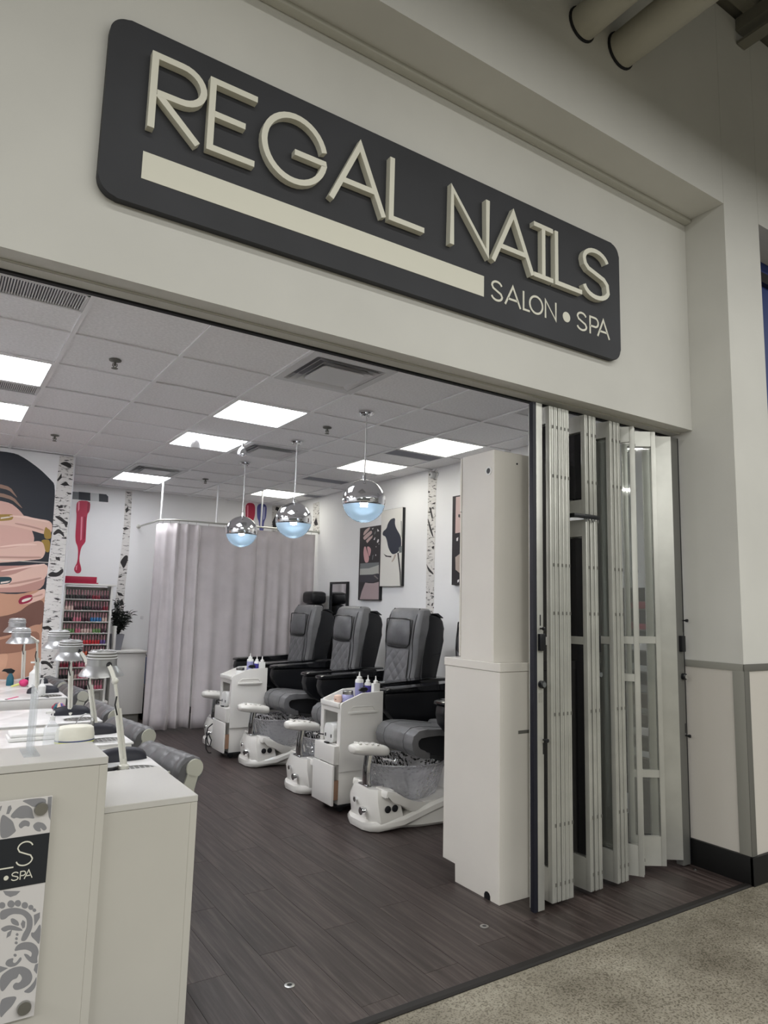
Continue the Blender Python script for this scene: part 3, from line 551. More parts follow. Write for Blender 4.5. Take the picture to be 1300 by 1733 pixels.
for ch, x, wd in (('S', 2.357, .088), ('A', 2.455, .126), ('L', 2.592, .060), ('O', 2.640, .112), ('N', 2.763, .096), ('S', 3.026, .092), ('P', 3.138, .085), ('A', 3.205, .118)):
    m = MB(); lettersmall(ch, x, wd, 3.203, .112, .012, 2.6302, 2.6322, m); m.build('small_letter', 'sign_cream', sg)
MB().lathe([(.031, 0), (.031, .002)], (2.941, 2.6302, 3.252), 20, 'y').build('dot', 'sign_cream', sg)

# ================================================================== reception
rc = thing('reception_counter', 'tall white reception counter with patterned name panel, front left', 'counter', (-.1, 2.83, 0))
B(-1.0, .566, 2.68, 2.70, 0, .982, .001, 1).build('front_panel', 'melamine_b', rc, smooth=False)
B(.566, .594, 2.679, 2.98, 0, .982, .001, 1).build('end_panel', 'melamine_b', rc, smooth=False)
B(-1.0, .594, 2.678, 2.98, .984, 1.010, .002, 1).build('counter_top', 'melamine', rc, smooth=False)
B(-1.0, .564, 2.95, 2.97, 0, .982).build('back_panel', 'melamine_b', rc, smooth=False)
KS = 2.662/2.812
def kx(x): return x*KS
def kz(z): return 1.573-(1.573-z)*KS
PX0, PX1, PZ0, PZ1 = kx(-.362), kx(.4415), kz(.135), kz(.862)
pn = B(PX0, PX1, 2.6625, 2.6685, PZ0, PZ1, .0008, 1).build('name_panel', 'print_damask_bg', rc, smooth=False)
XM = kx(.285)
def clampd(p): return [(min(kx(x), PX1-.001), min(max(kz(z), PZ0+.002), PZ1-.002)) for x, z in p]
art('pattern_patch', [(t, clampd(p)) for t, p in DAMASK], 'y', 2.6624, -.00001, pn)
# the pattern repeats leftward, beyond the picture edge
art('pattern_patch', [(t, [(2*XM-x, z) for x, z in clampd(p)]) for t, p in DAMASK if min(q[0] for q in p) > .285], 'y', 2.6624, -.00001, pn)
B(PX0, PX1, 2.6605, 2.6626, kz(.570), kz(.7365)).build('name_band', 'print_band', pn, smooth=False)
sc = .245*KS; X0 = kx(.396)-3.285*sc
for ch, a, bq in (('R', .535, .755), ('E', .774, .988), ('G', 1.01, 1.34), ('A', 1.353, 1.654), ('L', 1.671, 1.89), ('N', 2.046, 2.317), ('A', 2.333, 2.645), ('I', 2.643, 2.803), ('L', 2.811, 3.043), ('S', 3.047, 3.285)):
    m = MB(); lettersmall(ch, X0+a*sc, (bq-a)*sc, kz(.637), .079, .0040, 2.6595, 2.6607, m); m.build('name_letter', 'sign_cream', pn)
for ch, a, wd in (('S', .163, .023), ('A', .188, .03), ('L', .222, .016), ('O', .240, .028), ('N', .272, .022), ('S', .330, .024), ('P', .357, .019), ('A', .370, .028)):
    m = MB(); lettersmall(ch, kx(a), kx(wd), kz(.594), .0265, .0030, 2.6595, 2.6607, m); m.build('name_letter', 'sign_cream', pn)
MB().lathe([(.0072, 0), (.0072, .001)], (kx(.315), 2.6596, kz(.607)), 16, 'y').build('dot', 'sign_cream', pn)
for bx_, bz in ((.406, .823), (.407, .172), (-.325, .823), (-.325, .172)):
    MB().lathe([(.020, 0), (.0213, .004), (.0213, .010), (.011, .0105), (.011, .029)], (kx(bx_), 2.650, kz(bz)), 24, 'y').build('standoff_bolt', 'steel', pn)
sd = thing('side_desk', 'low white desk beside the taller reception counter', 'desk', (.77, 2.96, 0))
B(.597, .912, 2.701, 2.719, 0, .806, .001, 1).build('front_panel', 'melamine_b', sd, smooth=False)
B(.912, .938, 2.70, 3.23, 0, .806, .001, 1).build('end_panel', 'melamine_b', sd, smooth=False)
B(.597, .939, 2.699, 3.231, .807, .831, .002, 1).build('desk_top', 'melamine', sd, smooth=False)
B(.597, .615, 2.985, 3.23, 0, .806).build('inner_panel', 'melamine_b', sd, smooth=False)
# clear sign holder standing edge-on on the counter
ah = thing('acrylic_sign_holder', 'clear acrylic sign holder standing edge on, on the reception counter', 'sign holder', (.358, 2.86, 1.011))
B(.332, .384, 2.78, 2.93, 1.0105, 1.015, .001).build('foot', 'acrylic', ah)
B(.354, .3565, 2.785, 2.925, 1.015, 1.245).build('front_sheet', 'acrylic', ah)
B(.361, .3635, 2.785, 2.925, 1.015, 1.235).build('back_sheet', 'acrylic', ah)
B(.3545, .363, 2.92, 2.925, 1.015, 1.23).build('edge', 'acrylic', ah)

# ================================================================== tall cabinet by the doors
cb = thing('tall_cabinet', 'tall white stepped storage cabinet beside the folding doors', 'cabinet', (2.9, 3.15, 0))
MB().prism([(2.918, 0), (3.289, 0), (3.289, .1), (3.405, .1), (3.405, 1.215), (2.918, 1.215)], 'x', 2.695, 3.12, .0015, 1).build('lower_body', 'cabinet_cream', cb, smooth=False)
B(2.692, 3.123, 2.914, 3.412, 1.217, 1.264, .002, 1).build('ledge', 'cabinet_cream', cb, smooth=False)
B(2.697, 3.12, 2.972, 3.262, 1.264, 2.492, .0015, 1).build('upper_body', 'cabinet_cream', cb, smooth=False)
B(2.694, 3.12, 3.264, 3.279, 2.153, 2.488, .001, 1).build('flap_door', 'cabinet_cream', cb, smooth=False)
B(2.694, 3.12, 3.264, 3.276, 1.28, 2.148, .001, 1).build('door', 'cabinet_cream', cb, smooth=False)
MB().lathe([(.026, 0), (.026, -.004), (.017, -.005), (.017, .001)], (2.697, 3.019, 2.371), 20, 'x').build('grommet_ring', 'bottle_white', cb)
MB().lathe([(.017, 0), (.017, -.003)], (2.697, 3.019, 2.371), 20, 'x').build('grommet_hole', 'black', cb)
MB().lathe([(.006, 0), (.006, .003)], (2.878, 2.9695, 2.43), 12, 'y').build('screw_hole', 'black', cb)
B(2.835, 2.935, 2.9165, 2.9185, .874, .892).build('slot', 'grey_dark', cb, smooth=False)
MB().prism([(3.036, .001), (3.036, .022), (3.028, .036), (3.012, .041), (2.996, .036), (2.988, .022), (2.988, .001)], 'x', 2.6935, 2.696).build('cable_notch', 'black', cb, smooth=False)
for yy in (2.93, 3.27): B(2.72, 3.1, yy-.004, yy+.004, -.0, .0008).build('foot_pad', 'black', cb, smooth=False)

# ================================================================== folding door stack
fd = thing('folding_door', 'folded aluminium and glass accordion door stacked by the pillar', 'folding door', (3.5, 2.82, 0))
def leaf(pn_, pf, z0, z1, pane, t=.026, rails=(1.395,), st=.03, bot=.17, top=.10, hinges=True):
    p = Vector(pn_); d = Vector(pf)-p; L = d.length; d.normalize(); n = Vector((-d.y, d.x)); m = MB()
    m.obox(p, d, n, st, t, z0, z1, .003); m.obox(p+d*(L-st), d, n, st, t, z0, z1, .003)
    zs = [(z0, z0+bot), (z1-top, z1)]+[(r-.022, r+.022) for r in rails]
    for a, b in zs: m.obox(p+d*st, d, n, L-2*st, t*.8, a, b)
    m.obox(p-d*.003, d, n, .004, .007, z0+.01, z1-.01)
    fr = m.build('leaf_frame', 'alu', fd)
    zz = [z0+bot]+sorted(rails)+[z1-top]
    for a, b in zip(zz, zz[1:]):
        MB().obox(p+d*(st-.004), d, n, L-2*st+.008, .005, a+.01, b-.01).build('pane', pane, fr, smooth=False)
    if hinges:
        m = MB()
        for hz in (2.62, 2.33, 1.82, 1.55, 1.0, .42, .12):
            if z0 < hz < z1: m.obox(p-d*.006-n*.006, d, n, .004, .008, hz-.009, hz+.009)
        m.build('hinge', 'grey_dark', fr, smooth=False)
    return fr
ZT = 2.742
lp = B(2.772, 2.799, 2.735, 2.765, .012, ZT, .003).build('edge_seal', 'navyblack', fd)
lead = B(2.801, 2.850, 2.738, 2.80, .012, ZT, .003).build('lead_post', 'alu', fd)
for k, xx in enumerate((2.925, 2.961, 2.996, 3.027, 3.057)):
    leaf((xx, 2.738), (xx-.004, 2.903), .03, ZT, 'smoked_glass', t=.029 if k else .036)
MB().box(3.074, 3.094, 2.80, 2.9, .03, ZT, .003).build('end_stile', 'alu', fd)
for k, xx in enumerate((3.222, 3.262, 3.296)):
    leaf((xx, 2.738), (xx-.012, 2.903), .03, 2.105, 'smoked_glass', t=.030)
    leaf((xx, 2.738), (xx-.012, 2.903), 2.135, ZT, 'smoked_glass', t=.030, rails=(), bot=.09)
MB().box(3.10, 3.32, 2.728, 2.745, 2.108, 2.132, .003).box(3.10, 3.115, 2.745, 2.9, 2.108, 2.132).build('transom_bar', 'black', fd)
m = MB()
for q in range(7): m.tube([(3.20+q*.018, 2.732, 2.108), (3.20+q*.018+.004, 2.730, 2.088+.006*(q % 3))], .004, 6)
m.build('pivot_pin', 'chrome', fd)
B(3.318, 3.368, 2.79, 2.85, .03, ZT, .003).build('lock_post', 'alu', fd)
for k, xx in enumerate((3.452, 3.489, 3.522)):
    leaf((xx, 2.738), (xx-.02, 2.903), .03, ZT, 'sheet_glass', t=.030)
leaf((3.672, 2.735), (3.565, 2.885), .03, ZT, 'sheet_glass', t=.034, rails=(1.395, 1.17))
leaf((3.892, 2.745), (3.712, 2.862), .05, ZT, 'sheet_glass', t=.034, rails=(1.395, .585), hinges=False)
pl = MB(); p = Vector((4.075, 2.752)); q = Vector((3.918, 2.86)); d = (q-p); L = d.length; d.normalize(); n = Vector((-d.y, d.x))
pl.obox(p, d, n, L, .02, .05, ZT, .002).build('solid_leaf', 'alu', fd)
ms = MB()
for q_ in (0, .02, .16): ms.obox(p+d*q_-n*.012, d, n, .009, .012, .06, ZT-.02)
ms.build('bead', 'alu', fd)
B(4.078, 4.150, 2.75, 2.80, .012, ZT, .003).build('end_post', 'alu_dark', fd)
B(4.151, 4.163, 2.752, 2.79, .012, ZT).build('wall_seal', 'black', fd)
for (hx, hy, a, b_) in ((2.826, 2.733, 1.345, 1.437), (3.343, 2.786, 1.325, 1.424), (4.118, 2.744, 1.32, 1.422)):
    B(hx-.02, hx+.02, hy-.018, hy+.006, a, b_, .004).build('lock_case', 'black', fd)
for (hx, hy, hz) in ((2.828, 2.738, 1.166), (3.352, 2.79, 1.197), (4.13, 2.75, 1.162)):
    MB().lathe([(.021, 0), (.021, -.02), (.016, -.024)], (hx, hy, hz), 18, 'y').build('lock_collar', 'black', fd)
    MB().lathe([(.014, 0), (.014, -.006)], (hx, hy-.022, hz), 16, 'y').build('lock_cylinder', 'chrome', fd)
for (hx, hy, hz, s_) in ((2.826, 2.738, 1.465, 1), (2.845, 2.738, .873, -1), (4.15, 2.75, 1.52, -1), (4.14, 2.75, .792, 1)):
    MB().lathe([(.005, 0), (.005, -.02), (.010, -.022), (.010, -.034), (.004, -.036)], (hx, hy, hz), 12, 'y').build('bolt_knob', 'black', fd)
    B(hx-.003, hx+.003, hy-.002, hy, hz-.03+s_*.045, hz+.03+s_*.045).build('bolt_slot', 'black', fd, smooth=False)
B(2.812, 2.838, 2.7365, 2.7385, 1.07, 1.12).build('sticker', 'grey_strip', fd, smooth=False)
# dark display rack seen through the clear leaf
dr = thing('display_rack', 'black shelving rack seen through the clear folding panel', 'rack', (4.38, 3.12, 0))
B(4.26, 4.28, 2.94, 3.32, .3, 1.74).build('side_panel', 'black', dr, smooth=False)
B(4.46, 4.478, 2.94, 3.32, .0, 1.74).build('back_panel', 'black', dr, smooth=False)
B(4.30, 4.46, 2.94, 3.32, 0, .3).build('plinth', 'black', dr, smooth=False)
for k in range(9): B(4.235, 4.262, 2.96, 3.30, .42+.145*k, .43+.145*k).build('shelf', 'grey_dark', dr, smooth=False)
for k in range(9):
    c_ = ['grey', 'lightgrey', 'white', 'greyleaf'][k % 4]
    for q in range(3):
        o = B(4.237, 4.258, 2.98+q*.11, 3.05+q*.11, .431+.145*k, .47+.145*k+.012*((k+q) % 2), .003).build('small_box', 'print_crimson' if k > 6 else 'print_'+c_)
        tag(o, f'{"red" if k > 6 else "pale"} box, {("nearest", "middle", "farthest")[q]} on the {("lowest", "second", "third", "fourth", "fifth", "sixth", "seventh", "eighth", "top")[k]} shelf of the black rack behind glass', 'box', 'boxes on the black rack')
# floor bolt sockets
for (sx, sy, lb) in ((1.402, 2.779, 'metal floor socket nearest the reception desk'), (2.466, 2.776, 'metal floor socket beside the tall white cabinet'), (4.12, 2.70, 'tiny metal floor socket at the foot of the pillar')):
    r = .022 if sx < 4 else .012
    t = thing('floor_socket', lb, 'floor socket', (sx, sy, 0), 'door bolt sockets in the floor')
    MB().lathe([(r, 0), (r, .002), (r*.8, .0035), (r*.5, .0035), (r*.48, .0005)], (sx, sy, 0), 20).build('ring', 'steel', t)
    MB().lathe([(r*.48, .0005), (r*.48, .0012)], (sx, sy, 0), 16).build('hole', 'black', t)
# ================================================================== pendants
def pendant(x, y, zc, label):
    t = thing('pendant_lamp', label, 'pendant lamp', (x, y, 3.05), 'chrome globe pendants in a row')
    MB().lathe([(.058, 0), (.058, -.008), (.045, -.02), (.018, -.026)], (x, y, 3.05), 24).build('canopy', 'chrome', t)
    for a in (30, 150, 270):
        MB().ball((x+.036*math.cos(math.radians(a)), y+.036*math.sin(math.radians(a)), 3.026), .009, 8, 6).build('screw', 'chrome', t)
    r = .165
    MB().tube([(x, y, 3.03), (x+.002, y, 2.8), (x, y, zc+r+.02)], .0055, 8).build('cord', 'vent_white', t)
    MB().lathe([(.012, .045), (.014, .012), (.03, .004)], (x, y, zc+r-.008), 16).build('collar', 'chrome', t)
    zs = -.035
    a0 = math.acos(-zs/r) if False else math.asin(zs/r)
    prof = [(max(.004, r*math.cos(a0+(PI/2-a0)*i/16)), r*math.sin(a0+(PI/2-a0)*i/16)) for i in range(17)]
    MB().lathe(prof, (x, y, zc), 40, cap=False).build('mirror_dome', 'mirror_chrome', t, solid=.002)
    prof = [(max(.004, r*math.cos(-PI/2+(a0+PI/2)*i/14)), r*math.sin(-PI/2+(a0+PI/2)*i/14)) for i in range(15)]
    MB().lathe(prof, (x, y, zc), 40, cap=False).build('glass_bowl', 'globe_glass', t)
    MB().ball((x, y, zc-.012), .032, 16, 10).build('bulb', 'bulb', t)
pendant(2.715, 4.455, 2.353, 'chrome and glass globe pendant nearest the opening')
pendant(2.718, 5.68, 2.313, 'middle chrome and glass globe pendant')
pendant(2.715, 6.93, 2.302, 'chrome and glass globe pendant nearest the curtain')

# ================================================================== wall art
def canvas(name, label, shapes, sides):
    c = shapes[0][1]; y0 = min(p[0] for p in c); y1 = max(p[0] for p in c); z0 = min(p[1] for p in c); z1 = max(p[1] for p in c)
    t = thing(name, label, 'picture', (4.49, (y0+y1)/2, z0))
    B(4.4505, 4.489, y0, y1, z0, z1).build('canvas_body', sides, t, smooth=False)
    return t, y0, y1, z0, z1
def canvas_art(name, label, shapes, sides, face):
    t, y0, y1, z0, z1 = canvas(name, label, shapes, sides)
    B(4.4497, 4.4506, y0+.002, y1-.002, z0+.002, z1-.002).build('picture_face', face, t, smooth=False)
    cl = [(q, [(min(max(a, y0+.003), y1-.003), min(max(b_, z0+.003), z1-.003)) for a, b_ in p]) for q, p in shapes]
    art('print_patch', cl, 'x', 4.4494, -.00002, t)
canvas_art('canvas_print', 'dark canvas of hands above a desert dune scene', COLLAGE, 'black', 'print_canvas_dark')
canvas_art('canvas_print', 'pale canvas with one large dark tulip', TULIP, 'black', 'print_canvas_light')
RPIC[0] = ('c', [(5.13, 2.70), (5.535, 2.703), (5.537, 1.791), (5.13, 1.79)])
canvas_art('canvas_print', 'canvas print half hidden behind the tall cabinet', RPIC, 'black', 'print_canvas_dark')
# printed birch trunks
for nm, bs, ks, ax, a, st, lb in (('BIRCH1', BIRCH1, KNOT1, 'y', 7.8445, -.001, 'thick printed birch trunk at the mural edge'), ('BIRCH2', BIRCH2, KNOT2, 'y', 9.7885, -.001, 'printed birch trunk on back wall behind the potted plant'),
        ('BIRCH3', BIRCH3, KNOT3, 'x', 4.4885, -.001, 'printed birch trunk on the wall behind the pedicure chairs'), ('BIRCH4', BIRCH4, KNOT4, 'y', 9.7885, -.001, 'printed birch trunk above the curtain on the back wall'), ('BIRCH5', BIRCH5, KNOT5, 'x', 4.4885, -.001, 'narrow printed birch trunk in the far right corner above the rail')):
    pts = bs[0][1]; zl = min(p[1] for p in pts); cx = sum(p[0] for p in pts)/len(pts)
    pts = [(p[0], min(p[1], 3.044)) for p in pts]
    t = thing('birch_decal', lb, 'wall decal', (cx, a, zl) if ax == 'y' else (a, cx, zl), 'printed birch trunks')
    MB().prism(pts, ax, a, a+st).build('trunk', 'birch', t, smooth=False)
    for q, k in enumerate(ks): MB().flat(smooth(k[1]), ax, a+st-.0003).build('knot', 'print_knot', t, smooth=False)
# mural
mu = thing('mural_print', 'large wall print of a face with ringed manicured hand', 'mural', (.3, 7.85, .6))
B(-.75, 1.12, 7.8475, 7.8497, .55, 3.04).build('backing', 'salon_white', mu, smooth=False)
art('print_patch', MURAL, 'y', 7.8474, -.00008, mu)
MB().flat([(-.74, 1.06), (.02, 1.06), (.16, 2.991), (-.3, 2.9), (-.74, 2.5)], 'y', 7.84725).build('print_patch', 'print_dark', mu, smooth=False)
MB().flat([(-.74, 2.3), (-.4, 2.45), (.25, 2.5), (.3, .76), (-.74, .76)], 'y', 7.8471).build('print_patch', 'print_face', mu, smooth=False)
for nm, pts in (('skindark', [(.66, 2.285), (.78, 2.268), (.86, 2.252), (.93, 2.238), (.93, 2.252), (.87, 2.268), (.78, 2.286), (.66, 2.30)]), ('skindark', [(.27, 1.925), (.55, 1.935), (.80, 1.945), (.93, 1.955), (.93, 1.975), (.8, 1.965), (.55, 1.955), (.27, 1.945)]),
        ('skindark', [(.66, 1.672), (.75, 1.69), (.85, 1.715), (.95, 1.745), (.95, 1.765), (.85, 1.738), (.75, 1.712), (.66, 1.69)]), ('skindark', [(.87, 1.55), (.92, 1.562), (.975, 1.58), (.975, 1.60), (.92, 1.578), (.87, 1.562)]),
        ('skinlight', [(.60, 2.36), (.78, 2.352), (.97, 2.325), (.97, 2.34), (.78, 2.368), (.62, 2.374)]), ('skinlight', [(.55, 2.04), (.74, 2.075), (.88, 2.085), (.88, 2.10), (.74, 2.095), (.55, 2.055)]), ('skinlight', [(.58, 1.80), (.78, 1.845), (.97, 1.89), (.97, 1.905), (.78, 1.865), (.58, 1.815)]),
        ('brownmid', [(.30, 1.10), (.60, 1.12), (.80, 1.19), (.98, 1.23), (.985, 1.05), (.75, 1.0), (.32, .98)]), ('tanlight', [(.33, .95), (.6, .98), (.72, 1.02), (.70, .80), (.34, .80)])):
    MB().flat(smooth(pts), 'y', 7.8464).build('print_patch', 'print_'+nm, mu, smooth=False)
B(-.75, 1.0, 7.8457, 7.8463, 1.913, 1.919).build('seam', 'print_pale', mu, smooth=False)
dp = thing('drip_print', 'wall print of red polish dripping from a brush', 'wall print', (1.7, 9.785, 1.9))
art('print_patch', DRIP, 'y', 9.7895, -.0004, dp)
dp = thing('drip_print', 'red and blue polish strokes printed above the curtain', 'wall print', (4.05, 9.785, 2.6))
art('print_patch', DRIP2, 'y', 9.7895, -.0004, dp)
# leaning mirror
mr_ = thing('framed_mirror', 'tall black framed mirror on the right wall behind the chairs', 'mirror', (4.47, 7.89, .8))
m = MB(); y0, y1, z0, z1 = 7.66, 8.12, .75, 1.853
m.box(4.455, 4.488, y0, y0+.028, z0, z1).box(4.455, 4.488, y1-.028, y1, z0, z1).box(4.455, 4.488, y0+.028, y1-.028, z1-.028, z1).box(4.455, 4.488, y0+.028, y1-.028, z0, z0+.028).build('frame', 'black', mr_, smooth=False)
B(4.468, 4.472, y0+.026, y1-.026, z0+.026, z1-.026).build('glass', 'mirror_chrome', mr_, smooth=False)
# small dome camera at the top of the right wall
dc = thing('dome_camera', 'small white dome camera with looped cable above birch print', 'camera', (4.47, 5.90, 3.0))
MB().lathe([(.04, 0), (.04, -.03), (.03, -.05), (.012, -.058)], (4.487, 5.91, 2.985), 18, 'x').build('dome', 'vent_white', dc)
MB().lathe([(.013, -.057), (.013, -.06), (.002, -.062)], (4.487, 5.91, 2.985), 12, 'x').build('lens', 'black', dc)
MB().tube([(4.478, 5.86+.04*math.cos(k*PI/8), 3.0+.045*math.sin(k*PI/8)) for k in range(-8, 5)], .004, 6).build('cable', 'vent_white', dc)

# ================================================================== curtain and its rail
RZ = 2.555
RAIL = [(2.335, 9.785), (2.335, 8.82)]+[(2.335+.25*(1-math.cos(a)), 8.82-.25*math.sin(a)) for a in [PI/2*k/8 for k in range(1, 9)]]+[(4.487, 8.55)]
rl = thing('curtain_rail', 'bent ceiling hung curtain rail in the back corner', 'curtain rail', (3.4, 8.57, 2.55))
MB().tube([(p[0], p[1], RZ) for p in RAIL], .0125, 10).build('rail', 'alu', rl)
MB().lathe([(.03, 0), (.03, -.006), (.014, -.01)], (2.335, 9.789, RZ), 16, 'y').build('wall_flange', 'alu', rl)
MB().lathe([(.03, 0), (.03, -.006), (.014, -.01)], (4.489, 8.55, RZ), 16, 'x').build('wall_flange', 'alu', rl)
for hx, hy in ((2.35, 8.74), (3.01, 8.57), (3.62, 8.56)):
    MB().tube([(hx, hy, RZ), (hx, hy, 3.05)], .0115, 10).build('hanger', 'tbar', rl)
    MB().lathe([(.024, 0), (.024, -.005)], (hx, hy, 3.049), 14).build('hanger_flange', 'tbar', rl)
cum = [0]
for a, b_ in zip(RAIL, RAIL[1:]): cum.append(cum[-1]+math.dist(a, b_))
def rail_at(s):
    s = max(0, min(cum[-1]-1e-6, s))
    for i in range(len(cum)-1):
        if s <= cum[i+1]:
            f = (s-cum[i])/(cum[i+1]-cum[i]); a, b_ = RAIL[i], RAIL[i+1]
            d = Vector((b_[0]-a[0], b_[1]-a[1])).normalized()
            return Vector((a[0]+(b_[0]-a[0])*f, a[1]+(b_[1]-a[1])*f)), Vector((d.y, -d.x))
def curtain(s0, s1, folds, label, seed, off=0, amp=.03):
    rnd = random.Random(seed); nu, nv = folds*12, 18
    ph = [rnd.uniform(-.9, .9) for _ in range(folds+2)]; am = [rnd.uniform(.45, 1.35) for _ in range(folds+2)]
    ztop, zbot = RZ-.04, .025
    m = MB(); rows = []
    for j in range(nv+1):
        v = j/nv; z = ztop+(zbot-ztop)*v; row = []
        for i in range(nu+1):
            u = i/nu; s = s0+(s1-s0)*u; k = u*folds
            q = int(min(folds-1e-6, k)); fr = k-q
            A = am[q]*(1-fr)+am[q+1]*fr
            wv = math.sin(2*PI*k+ph[q]*(1-fr)+ph[q+1]*fr)
            d = amp*A*(.35+.65*min(1, v*2.2))*(wv+.25*math.sin(4*PI*k+1))
            p, n = rail_at(s+.012*math.sin(2*PI*k*.5+v*3+seed)*v)
            d += off+.05*v*v*math.sin(k*.7+seed)
            row.append(m.bm.verts.new((p.x-n.x*-d*-1 if False else p.x+n.x*-d, p.y+n.y*-d, z+(.012*math.sin(k*1.3+seed) if j == nv else 0))))
        rows.append(row)
    for a, b_ in zip(rows, rows[1:]):
        for i in range(nu): m.bm.faces.new((a[i], a[i+1], b_[i+1], b_[i]))
    t = thing('curtain', label, 'curtain', (*rail_at((s0+s1)/2)[0], 0), 'mauve grey curtain panels')
    m.build('cloth', 'curtain', t, solid=.004)
    n = max(4, int(folds*1.2))
    for i in range(n):
        p, nn = rail_at(s0+(s1-s0)*(i+.5)/n)
        MB().tube([(p.x, p.y, RZ+.014), (p.x+.004, p.y-.004, RZ-.015), (p.x, p.y, RZ-.05)], .0025, 5).build('hook', 'steel', t)
sL = cum[1]-.04
def s_of_x(x): return cum[-2]+(x-RAIL[-2][0])
curtain(sL, s_of_x(2.80), 5, 'pleated grey curtain panel at the rail bend, nearest the white cabinet', 3, .0, .034)
curtain(s_of_x(2.81), s_of_x(3.60), 3, 'broad grey curtain panel in the middle of the rail', 5, .01, .022)
curtain(s_of_x(3.585), s_of_x(4.44), 5, 'grey curtain panel next to the right wall', 8, .012, .022)

# ================================================================== pedicure chairs
def station_loft(st, m=None, nb=.02):
    m = m or MB(); rings = []
    for x, wd, z0, z1 in st:
        c = min(nb, (z1-z0)*.4)
        rings.append([(x, -wd+c, z0), (x, wd-c, z0), (x, wd, z0+c), (x, wd, z1-c), (x, wd-c, z1), (x, -wd+c, z1), (x, -wd, z1-c), (x, -wd, z0+c)])
    return m.loft(rings)
def band(path, th):
    """closed outline of a band of thickness th along an open 2D path (offset to the right-hand side)"""
    out = []
    for i, p in enumerate(path):
        a = Vector(path[max(i-1, 0)]); b_ = Vector(path[min(i+1, len(path)-1)]); t = (b_-a).normalized()
        out.append((p[0]+t.y*th, p[1]-t.x*th))
    return list(path)+out[::-1]
def quilt(m, org, U, V, Nn, nu, nv, cu, cv, dep):
    """diamond quilted pad: org corner, U and V edge vectors, Nn outward"""
    rows = []
    for j in range(nv+1):
        row = []
        for i in range(nu+1):
            u, v = i/nu, j/nv
            a, b_ = u*cu+v*cv, u*cu-v*cv
            hgt = (abs(math.sin(PI*a))*abs(math.sin(PI*b_)))**.5
            e = min(1, 8*min(u, 1-u), 8*min(v, 1-v))
            row.append(m.bm.verts.new(org+U*u+V*v+Nn*(dep*hgt*e+.002)))
        rows.append(row)
    for a, b_ in zip(rows, rows[1:]):
        for i in range(nu): m.bm.faces.new((a[i], a[i+1], b_[i+1], b_[i]))
    return m
